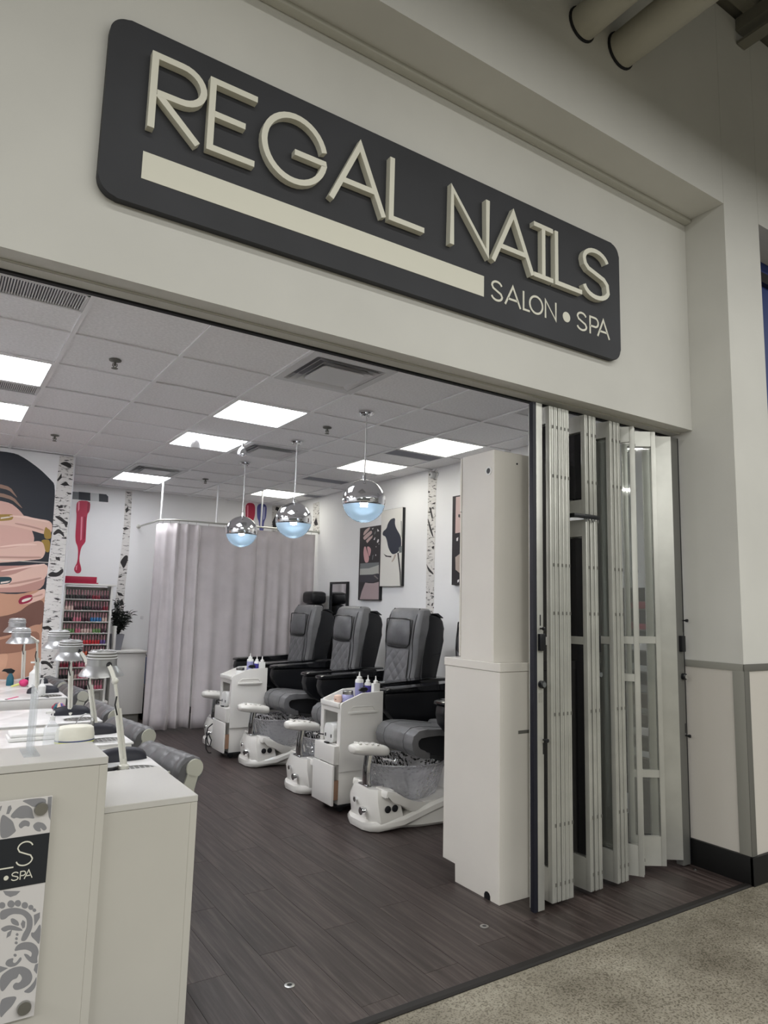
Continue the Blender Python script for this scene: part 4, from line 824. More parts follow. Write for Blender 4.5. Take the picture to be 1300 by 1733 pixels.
def make_spa():
    t = thing('pedicure_chair', '', 'pedicure chair', (3.4, 0, 0), 'grey and black pedicure spa chairs')
    # foot end
    station_loft([(2.695, .10, .006, .055), (2.72, .165, .006, .066), (2.77, .205, .006, .075), (2.95, .235, .022, .095), (3.2, .265, .10, .175), (3.5, .29, .175, .245), (3.9, .30, .21, .28), (4.2, .30, .22, .29)]).build('skirt', 'spa_white', t)
    station_loft([(2.85, .15, .004, .06), (3.1, .235, .004, .12), (3.4, .265, .004, .2), (4.2, .275, .004, .24)]).build('base', 'spa_white', t)
    st = [(.0, [(2.715, .165), (2.96, .205)]), ]
    hb = [(2.735, -.135, .06), (2.775, -.205, .06), (2.955, -.215, .085), (2.955, .215, .085), (2.775, .205, .06), (2.735, .135, .06)]
    hm = [(2.712, -.125, .19), (2.755, -.19, .20), (2.935, -.20, .19), (2.935, .20, .19), (2.755, .19, .20), (2.712, .125, .19)]
    ht = [(2.735, -.10, .275), (2.77, -.155, .28), (2.895, -.17, .27), (2.895, .17, .27), (2.77, .155, .28), (2.735, .10, .275)]
    MB().loft([hb, hm, ht]).build('control_housing', 'spa_white', t)
    path = [(2.80, .288), (2.88, .27), (2.95, .225), (3.02, .175), (3.10, .158), (3.28, .165), (3.38, .20), (3.44, .30), (3.49, .42), (3.56, .455), (3.66, .46)]
    MB().prism(band(path, .055), 'y', -.235, .235, .018, 2).build('cradle', 'spa_white', t)
    MB().prism([(3.36, .19), (3.44, .29), (3.50, .42), (3.56, .44), (4.15, .44), (4.15, .2), (3.5, .2)], 'y', -.27, .27, .03, 2).build('rear_body', 'spa_white', t)
    # glass bowl
    bm_ = MB()
    prof = [(.02, .172), (.12, .172), (.20, .176), (.245, .20), (.275, .27), (.30, .36), (.325, .415), (.345, .425), (.35, .433), (.335, .437), (.318, .428)]
    rings = []
    for r, z in prof:
        ring = []
        for k in range(40):
            a = 2*PI*k/40; wv = 1+.018*math.cos(10*a) if z > .40 else 1
            ring.append((3.125+r*.98*wv*math.cos(a), r*.76*wv*math.sin(a), z))
        rings.append(ring)
    bm_.loft(rings, cap=False).build('glass_basin', 'bowl_glass', t)
    # foot rest on its chrome column
    fr = MB()
    rings = []
    for x, wd, z0, z1 in ((2.625, .02, .525, .56), (2.635, .055, .51, .575), (2.68, .078, .498, .583), (2.76, .075, .485, .582), (2.85, .06, .472, .565), (2.92, .058, .466, .548), (2.945, .045, .468, .535), (2.95, .02, .475, .525)):
        rings.append([(x, wd*math.cos(a)*1.0, (z0+z1)/2+(z1-z0)/2*math.sin(a)) for a in [2*PI*k/14 for k in range(14)]])
    fp = fr.loft(rings).build('foot_rest', 'spa_white', t, sub=1)
    m = MB()
    for k in range(4): m.box(2.68+k*.05, 2.70+k*.05, -.045, .045, .575-.006*k, .5845-.0065*k, .004)
    m.build('grip_ridges', 'spa_white', fp)
    cm = MB(); rings = []
    for x, z, wx, wy in ((2.79, .275, .045, .05), (2.775, .31, .032, .042), (2.772, .37, .03, .04), (2.778, .43, .03, .04), (2.79, .49, .034, .042)):
        rings.append([(x+wx*math.cos(a), wy*math.sin(a), z) for a in [2*PI*k/12 for k in range(12)]])
    cm.loft(rings).build('chrome_column', 'chrome', t)
    MB().prism([(2.745, -.07), (2.86, -.10), (2.87, 0), (2.86, .10), (2.745, .07)], 'z', .27, .288, .004).build('chrome_foot', 'chrome', t)
    MB().tube([(2.85, -.09, .47), (2.92, -.12, .455), (2.94, -.13, .44)], .012, 8).tube([(2.94, -.13, .445), (2.945, -.135, .475)], .015, 10).build('spout', 'chrome', t)
    for x in (2.825, 2.885):
        MB().lathe([(.024, 0), (.024, -.006), (.018, -.010), (.004, -.012)], (x, -.206, .155), 18, 'y').build('push_button', 'rubber', t)
    MB().lathe([(.02, 0), (.02, -.02), (.028, -.022), (.028, -.045), (.02, -.05)], (2.722, -.085, .135), 14, 'x').build('tap_knob', 'chrome', t)
    MB().lathe([(.014, 0), (.014, -.015), (.018, -.017), (.018, -.03), (.01, -.034)], (2.722, .03, .185), 14, 'x').build('tap_knob', 'chrome', t)
    # leg rest and seat
    lp_ = [(3.80, .60), (3.45, .645), (3.25, .672), (3.14, .683), (3.06, .675), (3.01, .64), (2.995, .59), (3.005, .54), (3.04, .50), (3.10, .475), (3.16, .468)]
    o = MB().prism(band(lp_, -.045), 'y', -.245, .245, .012, 2).build('leg_rest', 'leather', t)
    for yy in (-.13, .13): MB().tube([(a, yy, b_+.001) for a, b_ in lp_[1:]], .0035, 5).build('seam', 'leather_dark', o)
    MB().prism([(3.75, .59), (3.2, .63), (3.08, .62), (3.05, .58), (3.07, .54), (3.15, .50), (3.3, .47), (3.75, .46)], 'y', -.225, .225, .01, 1).build('leg_rest_core', 'rubber', t)
    MB().box(3.36, 4.06, -.29, .29, .40, .585, .03).build('seat_base', 'black', t)
    MB().box(3.5, 3.92, -.26, .26, .56, .66, .035, 3).build('seat', 'leather', t)
    # arm rests
    for s_ in (-1, 1):
        y0, y1 = (s_*.32, s_*.435) if s_ > 0 else (s_*.435, s_*.32)
        ar = MB().prism([(3.14, .865), (3.13, .80), (3.15, .73), (3.22, .66), (3.34, .60), (3.95, .55), (4.0, .86)], 'y', y0+.008, y1-.008, .02, 2).build('arm_rest', 'black', t)
        MB().prism([(3.125, .868), (3.13, .895), (3.17, .905), (3.55, .915), (3.80, .93), (4.02, .93), (4.03, .89), (3.9, .868)], 'y', y0-.008, y1+.008, .014, 2).build('arm_pad', 'black_gloss', ar)
        MB().tube([(3.33, s_*.44, .78), (3.335, s_*.445, .70)], .008, 8).build('release_lever', 'steel', ar)
    MB().box(3.10, 3.22, -.40, .40, .0, .0, 0) if False else None
    # back: black shell, grey cushion, quilt, pillow
    shell = [(3.80, .55), (3.93, .56), (3.985, .80), (4.05, 1.05), (4.10, 1.25), (4.118, 1.36), (4.10, 1.43), (4.06, 1.475), (3.98, 1.50), (3.92, 1.49), (3.86, 1.1)]
    MB().prism(shell, 'y', -.275, .275, .045, 3).build('back_shell', 'black', t)
    cush = []
    for z, xf, xb, wd in ((.62, 3.675, 3.80, .205), (.70, 3.70, 3.84, .215), (.85, 3.735, 3.875, .222), (1.0, 3.765, 3.905, .232), (1.15, 3.775, 3.94, .245), (1.22, 3.765, 3.95, .25), (1.36, 3.785, 3.975, .255), (1.48, 3.815, 3.99, .25), (1.535, 3.845, 3.985, .238), (1.55, 3.875, 3.965, .215)):
        c = .028; wd *= 1.1
        cush.append([(xf+c, -wd, z), (xf, -wd+c*1.3, z), (xf-.008, 0, z), (xf, wd-c*1.3, z), (xf+c, wd, z), (xb-c, wd, z), (xb, wd-c, z), (xb, -wd+c, z), (xb-c, -wd, z)])
    cu = MB().loft(cush).build('back_cushion', 'leather', t, sub=1)
    quilt(MB(), Vector((3.726, .18, .80)), Vector((0, -.36, 0)), Vector((.043, 0, .37)), Vector((-1, 0, .08)).normalized(), 48, 48, 3.0, 3.0, .010).build('quilted_panel', 'leather', cu)
    for yy, sg_ in ((-.207, 1), (.207, 1)):
        MB().tube([(3.722, yy, .70), (3.742, yy, .85), (3.772, yy*1.03, 1.0), (3.782, yy*1.06, 1.15), (3.772, yy*1.08, 1.22), (3.792, yy*1.08, 1.36), (3.822, yy*1.06, 1.47), (3.868, yy, 1.545)], .004, 6).build('seam', 'piping', cu)
    pil = MB(); rings = []
    nz = 9
    for j in range(nz+1):
        v = j/nz; z = 1.185+.27*v; ex = math.sin(PI*v)**.35 if 0 < v < 1 else 0
        dpt = .012+.045*ex; wd = .190+.012*math.sin(PI*v)
        xf = 3.772+(.045*max(0, (z-1.30))/.15)*.6
        ring = []
        for k in range(11):
            u = -1+2*k/10; ring.append((xf-dpt*(1-abs(u)**3.2)-.002, -u*wd, z))
        ring.append((xf+.02, -wd*.98, z)); ring.append((xf+.02, wd*.98, z))
        rings.append(ring)
    pl_ = pil.loft(rings).build('head_pillow', 'leather_dark', t, sub=1)
    loop = [(3.768, .192, 1.44), (3.764, .202, 1.32), (3.758, .193, 1.215), (3.756, .16, 1.186), (3.755, 0, 1.176), (3.756, -.16, 1.186), (3.758, -.193, 1.215), (3.764, -.202, 1.32), (3.768, -.192, 1.44), (3.775, -.12, 1.447), (3.774, 0, 1.442), (3.775, .12, 1.447), (3.768, .192, 1.44)]
    MB().tube(loop, .0055, 6).build('pillow_piping', 'piping', pl_)
    MB().prism([(3.955, 1.50), (4.03, 1.505), (4.09, 1.465), (4.085, 1.458), (4.02, 1.49)], 'y', -.28, -.21, .003).build('cover_flap', 'black', t)
    MB().tube([(3.97, -.277, 1.12), (4.06, -.277, 1.135)], .003, 5).build('shell_seam', 'rubber', t)
    # side hose
    MB().tube([(3.0, .20, .44), (3.06, .26, .47), (3.16, .28, .47), (3.28, .27, .45)], .014, 10).build('shower_hose', 'steel', t)
    return t
spa0 = make_spa()
SPA = [(4.40, 'pedicure chair nearest the tall cabinet, its back mostly hidden'), (5.485, 'pedicure chair behind the nearer white trolley, its whole back in view'), (6.55, 'pedicure chair between the two white trolleys, third from the curtain end'), (7.62, 'pedicure chair farthest back, in front of the curtain')]
SPA[2] = (6.55, 'pedicure chair with its basin just in front of the farther trolley')
for k, (yc, lb) in enumerate(SPA):
    o = spa0 if k == 0 else copy_tree(spa0)
    o.location = (3.4, yc, 0); o['label'] = lb
# ================================================================== pedicure trolleys
def make_trolley():
    """local: x from the door side, y from the near side"""
    t = thing('salon_trolley', '', 'trolley', (0, 0, 0), 'white pedicure trolleys')
    B(.055, .415, .02, .30, .06, .345, .002).build('lower_body', 'cabinet_white', t)
    prof = [(.045, .30), (.045, .80), (.062, .817), (.235, .88), (.432, .887), (.432, .30)]
    for a, b_ in ((0, .016), (.304, .32)):
        s_ = MB().prism(prof, 'y', a, b_, .004, 2).build('side_panel', 'cabinet_white', t)
        ya = a-.020 if a == 0 else b_
        MB().box(.11, .37, ya, ya+.020, .728, .746, .005).build('grip_bar', 'cabinet_white', s_)
        m = MB(); yy = a-.003 if a == 0 else b_+.003
        m.tube([(.13, yy, .75)]+[(.13+.03*(1-math.cos(q)), yy, .75+.03*math.sin(q)) for q in (.4, .8, 1.2, PI/2)]+[(.32, yy, .78), (.335, yy, .775), (.35, yy, .75)], .004, 6); m.build('grip_rim', 'cabinet_white', s_)
    B(.05, .43, .016, .304, .785, .797, .002).build('top_tray', 'cabinet_white', t)
    B(.03, .058, .012, .308, .775, .812, .006).build('tray_lip', 'cabinet_white', t)
    B(.42, .43, .016, .304, .30, .88).build('back_panel', 'cabinet_white', t, smooth=False)
    B(.048, .42, .016, .304, .49, .50).build('niche_floor', 'cabinet_white', t, smooth=False)
    B(.046, .06, .016, .06, .50, .775).box(.046, .06, .26, .304, .50, .775).box(.046, .06, .06, .26, .735, .775).build('niche_frame', 'cabinet_white', t, smooth=False) if False else MB().box(.046, .06, .016, .05, .50, .775).box(.046, .06, .27, .304, .50, .775).box(.046, .06, .05, .27, .735, .775).build('niche_frame', 'cabinet_white', t, smooth=False)
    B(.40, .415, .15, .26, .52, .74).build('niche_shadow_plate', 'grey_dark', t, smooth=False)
    dwr = B(-.002, .016, .004, .318, .362, .494, .004).build('drawer_front', 'cabinet_white', t)
    B(.016, .05, .014, .31, .355, .492).build('drawer_box', 'cabinet_white', t, smooth=False)
    dr_ = B(-.012, .006, .0, .322, .062, .355, .004).build('door', 'cabinet_white', t)
    B(.008, .05, .012, .03, .10, .24).build('door_gap_filler', 'wood_item', t, smooth=False)
    for x, y in ((.09, .05), (.09, .27), (.38, .05), (.38, .27)):
        w_ = MB().lathe([(.024, -.012), (.028, -.008), (.028, .008), (.024, .012)], (x, y, .0285), 14, 'y').build('caster', 'rubber', t)
        MB().box(x-.015, x+.015, y-.016, y+.016, .045, .062).build('caster_fork', 'rubber', w_)
    B(.04, .43, .01, .31, .048, .06).build('chassis', 'rubber', t, smooth=False)
    dv = MB().prism(rrect(.04, .27, .505, .65, .06, 6), 'x', .06, .16, .01).build('x', 'bottle_white') if False else None
    return t
tr0 = make_trolley()
TRO = [((2.685, 4.728, 0), 'white trolley nearer the camera, carrying bottles and a lavender jar'), ((2.61, 6.825, 0), 'white trolley farther back beside the curtain')]
for k, (loc, lb) in enumerate(TRO):
    o = tr0 if k == 0 else copy_tree(tr0)
    o.location = loc; o['label'] = lb
    wx, wy = loc[0], loc[1]; near = 'the nearer trolley' if k == 0 else 'the farther trolley'
    # white appliance in the niche
    d = thing('towel_steamer', f'small rounded white appliance in the niche of {near}', 'appliance', (wx+.1, wy+.16, .50), 'appliances in trolley niches')
    MB().prism([(wy+.075+p[0], .501+p[1]) for p in rrect(0, .155, 0, .145, .05, 5)], 'x', wx+.03, wx+.2, .012, 2).build('body', 'bottle_white', d)
    for q in (.105, .195): B(wx+.026, wx+.031, wy+q, wy+q+.012, .54, .565, .002).build('latch', 'black', d)
    c = MB().tube([(wx+.035, wy+.24, .545), (wx+.0, wy+.26, .55), (wx-.004, wy+.29, .53), (wx+.01, wy+.31, .505)], .005, 6).build('cord', 'cord', d)
    tag(B(wx+.004, wx+.028, wy+.13, wy+.18, .4955, .506, .003).build('remote_clip', 'black'), f'small black clip on the drawer top of {near}', 'clip', 'clips on trolleys')
    def bottle(x, y, z, r, h, body, cap, label, noz=True, flat=False, liquid=None):
        b_ = thing('squeeze_bottle', label, 'bottle', (x, y, z), 'bottles on the trolleys')
        if flat: MB().box(x-r, x+r, y-r*.7, y+r*.7, z+.001, z+h, r*.25).build('body', body, b_)
        else: MB().lathe([(r*.9, 0), (r, .006), (r, h*.94), (r*.9, h*.98), (r*.5, h)], (x, y, z+.001), 16).build('body', body, b_)
        if liquid: MB().lathe([(r*1.01, .01), (r*1.01, h*.84)], (x, y, z+.001), 16).build('liquid', liquid, b_)
        MB().lathe([(r*.62, 0), (r*.62, .018), (r*.25, .024)], (x, y, z+h), 14).build('cap', cap, b_)
        if noz: MB().lathe([(r*.25, 0), (r*.12, .035)], (x, y, z+h+.022), 10).build('nozzle', cap, b_)
        return b_
    TZ = .797
    bottle(wx+.295, wy+.15, TZ, .034, .175, 'bottle_white', 'bottle_white', f'tall lavender squeeze bottle on {near}', liquid='lavender')
    bottle(wx+.355, wy+.115, TZ, .028, .15, 'bottle_white', 'bottle_white', f'shorter purple squeeze bottle on {near}', liquid='purple')
    bottle(wx+.385, wy+.045, TZ, .03, .15, 'bottle_white', 'bottle_white', f'square white bottle on {near}', flat=True)
    sp = thing('spray_bottle', f'black trigger spray bottle on {near}', 'bottle', (wx+.29, wy+.06, TZ))
    MB().lathe([(.024, .001), (.026, .01), (.026, .06), (.012, .085)], (wx+.29, wy+.06, TZ), 14).build('body', 'black', sp)
    MB().prism([(wx+.265, .885), (wx+.31, .885), (wx+.32, .905), (wx+.30, .918), (wx+.255, .915), (wx+.235, .895), (wx+.245, .89)], 'y', wy+.05, wy+.07, .003).build('trigger_head', 'black', sp)
    j_ = thing('scrub_jar', f'{"lavender jar with ridged silver lid" if k == 0 else "clear jar with silver lid"} on {near}', 'jar', (wx+.185, wy+.14, TZ))
    MB().lathe([(.045, .001), (.05, .01), (.05, .05), (.042, .062)], (wx+.185, wy+.14, TZ), 20).build('body', 'lavender' if k == 0 else 'bottle_white', j_)
    MB().lathe([(.043, .062), (.043, .086), (.038, .09)], (wx+.185, wy+.14, TZ), 20).build('lid', 'steel', j_)
    if k == 0:
        c_ = thing('peach_pot', 'little peach ceramic pot with two dark dots on the nearer trolley', 'pot', (wx+.115, wy+.17, TZ))
        MB().lathe([(.028, .001), (.034, .012), (.036, .03), (.032, .05), (.02, .056)], (wx+.115, wy+.17, TZ), 18).build('body', 'peach', c_)
        for q in (-.008, .012): MB().ball((wx+.0815, wy+.16+q, TZ+.025), .0045, 8, 6).build('dot', 'black', c_)
cb_ = [(2.60, 7.16, .3), (2.56, 7.18, .26), (2.545, 7.17, .2), (2.55, 7.14, .12), (2.57, 7.12, .08), (2.585, 7.13, .14), (2.565, 7.17, .2), (2.55, 7.2, .15), (2.55, 7.18, .05), (2.57, 7.16, .012), (2.60, 7.15, .01)]
tag(MB().tube(cb_, .007, 6).build('power_cord', 'cord'), 'tangled black power cord beside the farther trolley', 'cord')

# black styling chair behind the last pedicure chair
bc = thing('styling_chair', 'black salon chair with headrest in front of the curtain corner', 'chair', (4.10, 8.2, 0))
MB().box(4.20, 4.42, 8.11, 8.43, 1.56, 1.725, .06, 3).build('headrest', 'black', bc)
MB().box(4.24, 4.38, 8.09, 8.45, .62, 1.56, .05, 3).build('backrest', 'black', bc)
MB().box(3.78, 4.24, 8.09, 8.45, .46, .60, .04, 3).build('seat', 'black', bc)
MB().tube([(4.0, 8.27, .04), (4.0, 8.27, .46)], .04, 14).build('column', 'chrome', bc)
MB().lathe([(.22, .002), (.22, .014), (.05, .04)], (4.0, 8.27, 0), 24).build('base_disc', 'chrome', bc)

# ================================================================== manicure side
def make_table():
    """local origin: near right corner of the table on the floor; x to -.8, y to wdt"""
    t = thing('manicure_table', '', 'table', (0, 0, 0), 'white manicure tables in a row')
    wdt, r = .70, .30
    out = [(-.82, 0), (0, 0), (0, .33)]+[(-r*(1-math.cos(a)), .33+(wdt-.33)*math.sin(a)) for a in [PI/2*k/9 for k in range(1, 10)]]+[(-.82, wdt)]
    MB().prism(out, 'z', .665, .738, .003).build('table_apron', 'cabinet_white', t)
    mt = [(x+.0 if x < -.5 else x+.012, y) for x, y in out]
    MB().prism(mt, 'z', .7385, .75, .003).build('marble_top', 'marble', t)
    MB().box(-.82, -.51, .02, wdt-.02, .05, .664, .002).build('pedestal', 'cabinet_white', t)
    MB().box(-.80, -.53, .04, wdt-.04, 0, .05).build('plinth', 'grey_dark', t, smooth=False)
    for k in range(3):
        d = B(-.838, -.821, .03, .36, .08+.195*k, .265+.195*k, .003).build('drawer', 'cabinet_white', t)
        B(-.85, -.838, .14, .25, .20+.195*k, .212+.195*k, .003).build('handle', 'steel', d)
    B(-.838, -.821, .37, wdt-.03, .08, .655, .003).build('door', 'cabinet_white', t)
    v = MB().lathe([(.1, 0), (.1, .004), (.088, .005), (.088, .002)], (-.115, .115, .7495), 24, 'z', 1, .75).build('vent_ring', 'steel', t)
    m = MB().lathe([(.087, .0015), (.087, .0025)], (-.115, .115, .75), 24, 'z', 1, .75); m.build('vent_screen', 'grey_dark', v)
    m = MB()
    for k in range(-3, 4): m.box(-.115+k*.024-.004, -.115+k*.024+.004, .115-.05*math.sqrt(max(0, 1-(k*.28)**2)), .115+.05*math.sqrt(max(0, 1-(k*.28)**2)), .7525, .7545)
    m.build('vent_bars', 'steel', v)
    m = MB(); rings = []
    for k in range(13):
        a = PI*k/12; rings.append([( -.13+.125*math.cos(a), .36+.055*math.cos(q)*(.5+.5*math.sin(a)), .7505+.062*max(0, math.sin(q))*(math.sin(a)**.6+.02)) for q in [PI*j/8 for j in range(9)]])
    m.loft(rings, cap=True, close=True).build('hand_cushion', 'navyblack', t)
    return t
tb0 = make_table()
TAB = [((1.035, 3.45, 0), 'manicure table right behind the low reception side desk'), ((1.06, 4.23, 0), 'manicure table second from the reception desk'), ((1.05, 5.04, 0), 'manicure table in the middle of the row'), ((1.03, 6.32, 0), 'manicure table second from the mural'), ((1.04, 7.04, 0), 'manicure table directly before the mural')]
for k, (loc, lb) in enumerate(TAB):
    o = tb0 if k == 0 else copy_tree(tb0)
    o.location = loc; o['label'] = lb
def lamp(H, J, Bs, label, tilt=0):
    t = thing('desk_lamp', label, 'desk lamp', Bs, 'silver manicure lamps')
    m = MB().lathe([(.02, .0), (.108, -.022), (.105, -.012), (.082, .018), (.072, .028), (.070, .062), (.066, .064), (.060, .100), (.056, .104), (.045, .104), (.045, .101), (.003, .1005)], H, 28)
    hd = m.build('lamp_head', 'lamp_silver', t)
    for q in range(3): MB().lathe([(.0725-.003*q, 0), (.0745-.003*q, .002), (.0745-.003*q, .005), (.0725-.003*q, .007), (.066-.003*q, .0065), (.066-.003*q, .0005)], (H[0], H[1], H[2]+.062+.014*q), 28).build('vent_rib', 'vent_white', hd)
    MB().box(H[0]-.045, H[0]+.045, H[1]-.004, H[1]+.004, H[2]+.1015, H[2]+.106).box(H[0]-.004, H[0]+.004, H[1]-.045, H[1]+.045, H[2]+.1015, H[2]+.106).build('top_spokes', 'vent_white', hd)
    MB().lathe([(.044, 0), (.044, .001)], (H[0], H[1], H[2]+.1005), 20).build('top_slot', 'grey_dark', hd)
    MB().lathe([(.0715, .060), (.0645, .098)], H, 24).build('vent_gap', 'grey_dark', hd)
    Hv, Jv, Bv = Vector(H), Vector(J), Vector(Bs)
    dr_ = (Jv-Hv); dr_.z = 0; dr_.normalize(); e = Hv+dr_*.068+Vector((0, 0, .035))
    MB().tube([e, (e+Jv)/2+Vector((0, 0, .006)), Jv], .013, 4).build('head_bracket', 'lamp_arm', t)
    MB().ball(tuple(e), .016, 10, 8).build('pivot_knob', 'black', t)
    MB().ball(tuple(Jv), .017, 10, 8).build('elbow', 'lamp_arm', t)
    top = Jv; bt = Bv+Vector((0, 0, .02)); sd_ = Vector((.009, .004, 0)); md = top+(bt-top)*.33
    m = MB(); m.tube([top, md], .008, 8); m.build('upper_rod', 'lamp_arm', t)
    m = MB(); m.tube([md+sd_, bt+sd_], .0085, 8).tube([md-sd_, bt-sd_], .0085, 8); m.build('arm', 'lamp_arm', t)
    MB().tube([md+Vector((-.012, -.01, .06)), md+Vector((-.018, -.014, .02)), md+Vector((-.004, -.012, -.03))], .004, 6).build('spring', 'cord', t)
    MB().lathe([(.026, .001), (.026, .018), (.014, .026), (.012, .05)], tuple(Bv), 16).build('base', 'lamp_arm', t)
lamp((.765, 3.75, 1.205), (.806, 3.62, 1.168), (.871, 3.60, .75), 'silver desk lamp nearest the reception counter')
lamp((.793, 4.85, 1.195), (.884, 4.75, 1.150), (.949, 4.70, .75), 'silver desk lamp on the second manicure table')
lamp((.802, 5.42, 1.232), (.885, 5.38, 1.19), (.908, 5.371, .75), 'silver desk lamp on the middle manicure table')
lamp((.668, 6.45, 1.205), (.804, 6.55, 1.19), (.845, 6.60, .75), 'silver desk lamp on the table second from the mural')
lamp((.70, 7.15, 1.262), (.776, 7.20, 1.211), (.805, 7.30, .75), 'silver desk lamp on the table before the mural')

def make_client_chair():
    """local: faces -x, origin on the floor under the middle of the back, back along y"""
    t = thing('client_chair', '', 'chair', (0, 0, 0), 'tufted grey client chairs')
    wd = .26
    prof = [(.05, .40), (.055, .60), (.075, .655), (.10, .69), (.108, .73), (.09, .765), (.05, .785), (.005, .778), (-.03, .75), (-.048, .70), (-.052, .62), (-.045, .52), (-.035, .40)]
    rings = []
    for k in range(41):
        f = -1+2*k/40; ch = abs(math.sin(PI*(f*2+.5)))**.5; e = min(1, (1-abs(f))*10)**.5
        s_ = (.90+.10*e)*(.955+.045*ch)
        rings.append([(.03+(x-.03)*s_ if z > .5 else x, f*wd, .60+(z-.60)*s_ if z > .6 else z) for x, z in prof])
    bk = MB().loft(rings).build('rolled_back', 'leather_dark', t)
    for a in range(-2, 3):
        for b_ in range(2): MB().ball((-.047-.003*b_, a*.105+(.052 if b_ else 0)-.026, .60+.1*b_), .008, 8, 6).build('button', 'leather_side', bk)
    for s_ in (-1, 1):
        y0 = s_*(wd-.003); a, b_ = sorted((y0, y0+s_*.014))
        m = MB().lathe([(.046, 0), (.046, b_-a)], (.048, a, .722), 20, 'y'); m.build('end_scroll', 'leather_side', t)
        MB().prism([(-.02, .40), (.042, .40), (.05, .62), (.066, .68), (.01, .70), (-.03, .60)], 'y', a, b_).build('end_post', 'leather_side', t)
    MB().box(-.52, -.03, -wd, wd, .38, .47, .03, 3).build('seat', 'leather', t)
    MB().box(-.50, .03, -wd+.01, wd-.01, .30, .38, .005).build('seat_frame', 'leather_dark', t)
    for x, y in ((-.47, -.21), (-.47, .21), (.0, -.21), (.0, .21)): MB().tube([(x, y, .30), (x*1.03, y*1.05, .001)], [.022, .014], 10).build('leg', 'black', t)
    return t
ch0 = make_client_chair()
CH = [((1.10, 3.83, 0), 11, 'tufted grey chair closest to the low reception side desk'), ((1.115, 4.76, 0), 10, 'tufted grey chair second from the reception desk'), ((1.12, 5.61, 0), 4, 'tufted grey chair in the middle of the manicure row'), ((1.10, 6.78, 0), 6, 'tufted grey chair fourth along the manicure row'), ((1.05, 7.52, 0), 6, 'tufted grey chair nearest the mural wall')]
for k, (loc, a, lb) in enumerate(CH):
    o = ch0 if k == 0 else copy_tree(ch0)
    o.location = (loc[0]+.02, loc[1], 0); o.rotation_euler.z = math.radians(a); o['label'] = lb
# ---- things on the manicure tables
def pump(x, y, z, s_, label, body='bottle_white'):
    t = thing('pump_bottle', label, 'bottle', (x, y, z))
    MB().lathe([(.036*s_, .001), (.038*s_, .01), (.038*s_, .10*s_), (.015*s_, .125*s_), (.015*s_, .135*s_)], (x, y, z), 16).build('body', body, t)
    MB().lathe([(.013*s_, 0), (.013*s_, .02), (.004, .022), (.004, .04*s_)], (x, y, z+.135*s_), 10).build('collar', 'bottle_white', t)
    MB().box(x-.035*s_, x+.01, y-.006, y+.006, z+.17*s_, z+.182*s_, .003).build('pump_head', 'bottle_white', t)
uv = thing('nail_dryer', 'cream domed nail dryer with dark blue stripe behind the counter', 'nail dryer', (.775, 4.36, .75))
MB().lathe([(.10, .001), (.105, .01), (.105, .045), (.098, .08), (.085, .09), (.02, .094)], (.775, 4.37, .7505), 28, 'z', 1, .72).build('shell', 'sign_cream', uv)
MB().lathe([(.106, .012), (.1065, .018)], (.775, 4.37, .7505), 28, 'z', 1, .72).build('stripe', 'navy', uv)
MB().lathe([(.1058, .002), (.1062, .011)], (.775, 4.37, .7505), 28, 'z', 1, .72).build('base_band', 'yellowish', uv)
pump(.64, 4.30, .7505, 1.05, 'clear white pump bottle beside the cream nail dryer', 'acrylic')
pump(.88, 7.12, .7505, 1.25, 'white pump bottle on the table before the mural')
pump(.86, 6.46, .7505, .8, 'small white pump bottle behind the acrylic holder')
tw = thing('folded_towel', 'folded white towel on the second manicure table', 'towel', (.62, 4.62, .75))
MB().box(.45, .80, 4.50, 4.68, .7505, .772, .008, 3).build('lower_fold', 'bottle_white', tw); MB().box(.46, .79, 4.51, 4.675, .7725, .792, .008, 3).build('upper_fold', 'bottle_white', tw)
cbz = thing('swatch_ball', 'round bunch of rainbow nail colour swatches on the middle table', 'colour swatches', (.842, 5.45, .75))
for q in range(16):
    a = 2*PI*q/8; e = .35 if q < 8 else 1.0
    MB().ball((.842+.030*math.cos(a)*math.cos(e), 5.45+.030*math.sin(a)*math.cos(e), .788+.026*math.sin(e)), .016, 8, 6).build('swatch', ('pink', 'yellowish', 'purple', 'print_red', 'print_crimson', 'teal', 'peach', 'print_blue')[q % 8], cbz)
MB().lathe([(.03, .0005), (.034, .01), (.028, .03)], (.842, 5.45, .7505), 16).build('cup', 'black', cbz)
sb = thing('spray_bottle', 'dark green trigger spray bottle before the mural', 'bottle', (.70, 7.3, .75))
MB().lathe([(.03, .001), (.032, .01), (.030, .07), (.012, .11)], (.70, 7.3, .7505), 14).build('body', 'teal', sb)
MB().prism([(.675, .86), (.72, .86), (.735, .885), (.70, .905), (.64, .90), (.625, .88), (.66, .878)], 'y', 7.29, 7.31, .003).build('trigger_head', 'black', sb)
pk = thing('pink_brush', 'bright pink dusting brush lying before the mural', 'brush', (.79, 7.17, .75))
MB().ball((.80, 7.17, .785), .034, 12, 8, (1.2, 1, 1)).build('bristles', 'pink', pk); MB().tube([(.77, 7.17, .775), (.70, 7.16, .758)], [.012, .007], 8).build('handle', 'yellowish', pk)
fl_ = thing('nail_file', 'pink nail file lying on the table second from the mural', 'nail file', (.62, 6.36, .75))
MB().obox((.60, 6.34), Vector((.55, .83)), Vector((-.83, .55)), .16, .018, .7505, .7535).build('grip', 'pink', fl_); MB().obox((.59, 6.325), Vector((.55, .83)), Vector((-.83, .55)), .015, .018, .7505, .754).build('tip', 'black', fl_)
dl = thing('nail_drill', 'steel pen drill standing on the second manicure table', 'nail drill', (.90, 4.55, .75))
MB().lathe([(.011, .001), (.012, .08), (.008, .095), (.004, .1)], (.90, 4.55, .7505), 12).build('pen', 'steel', dl)
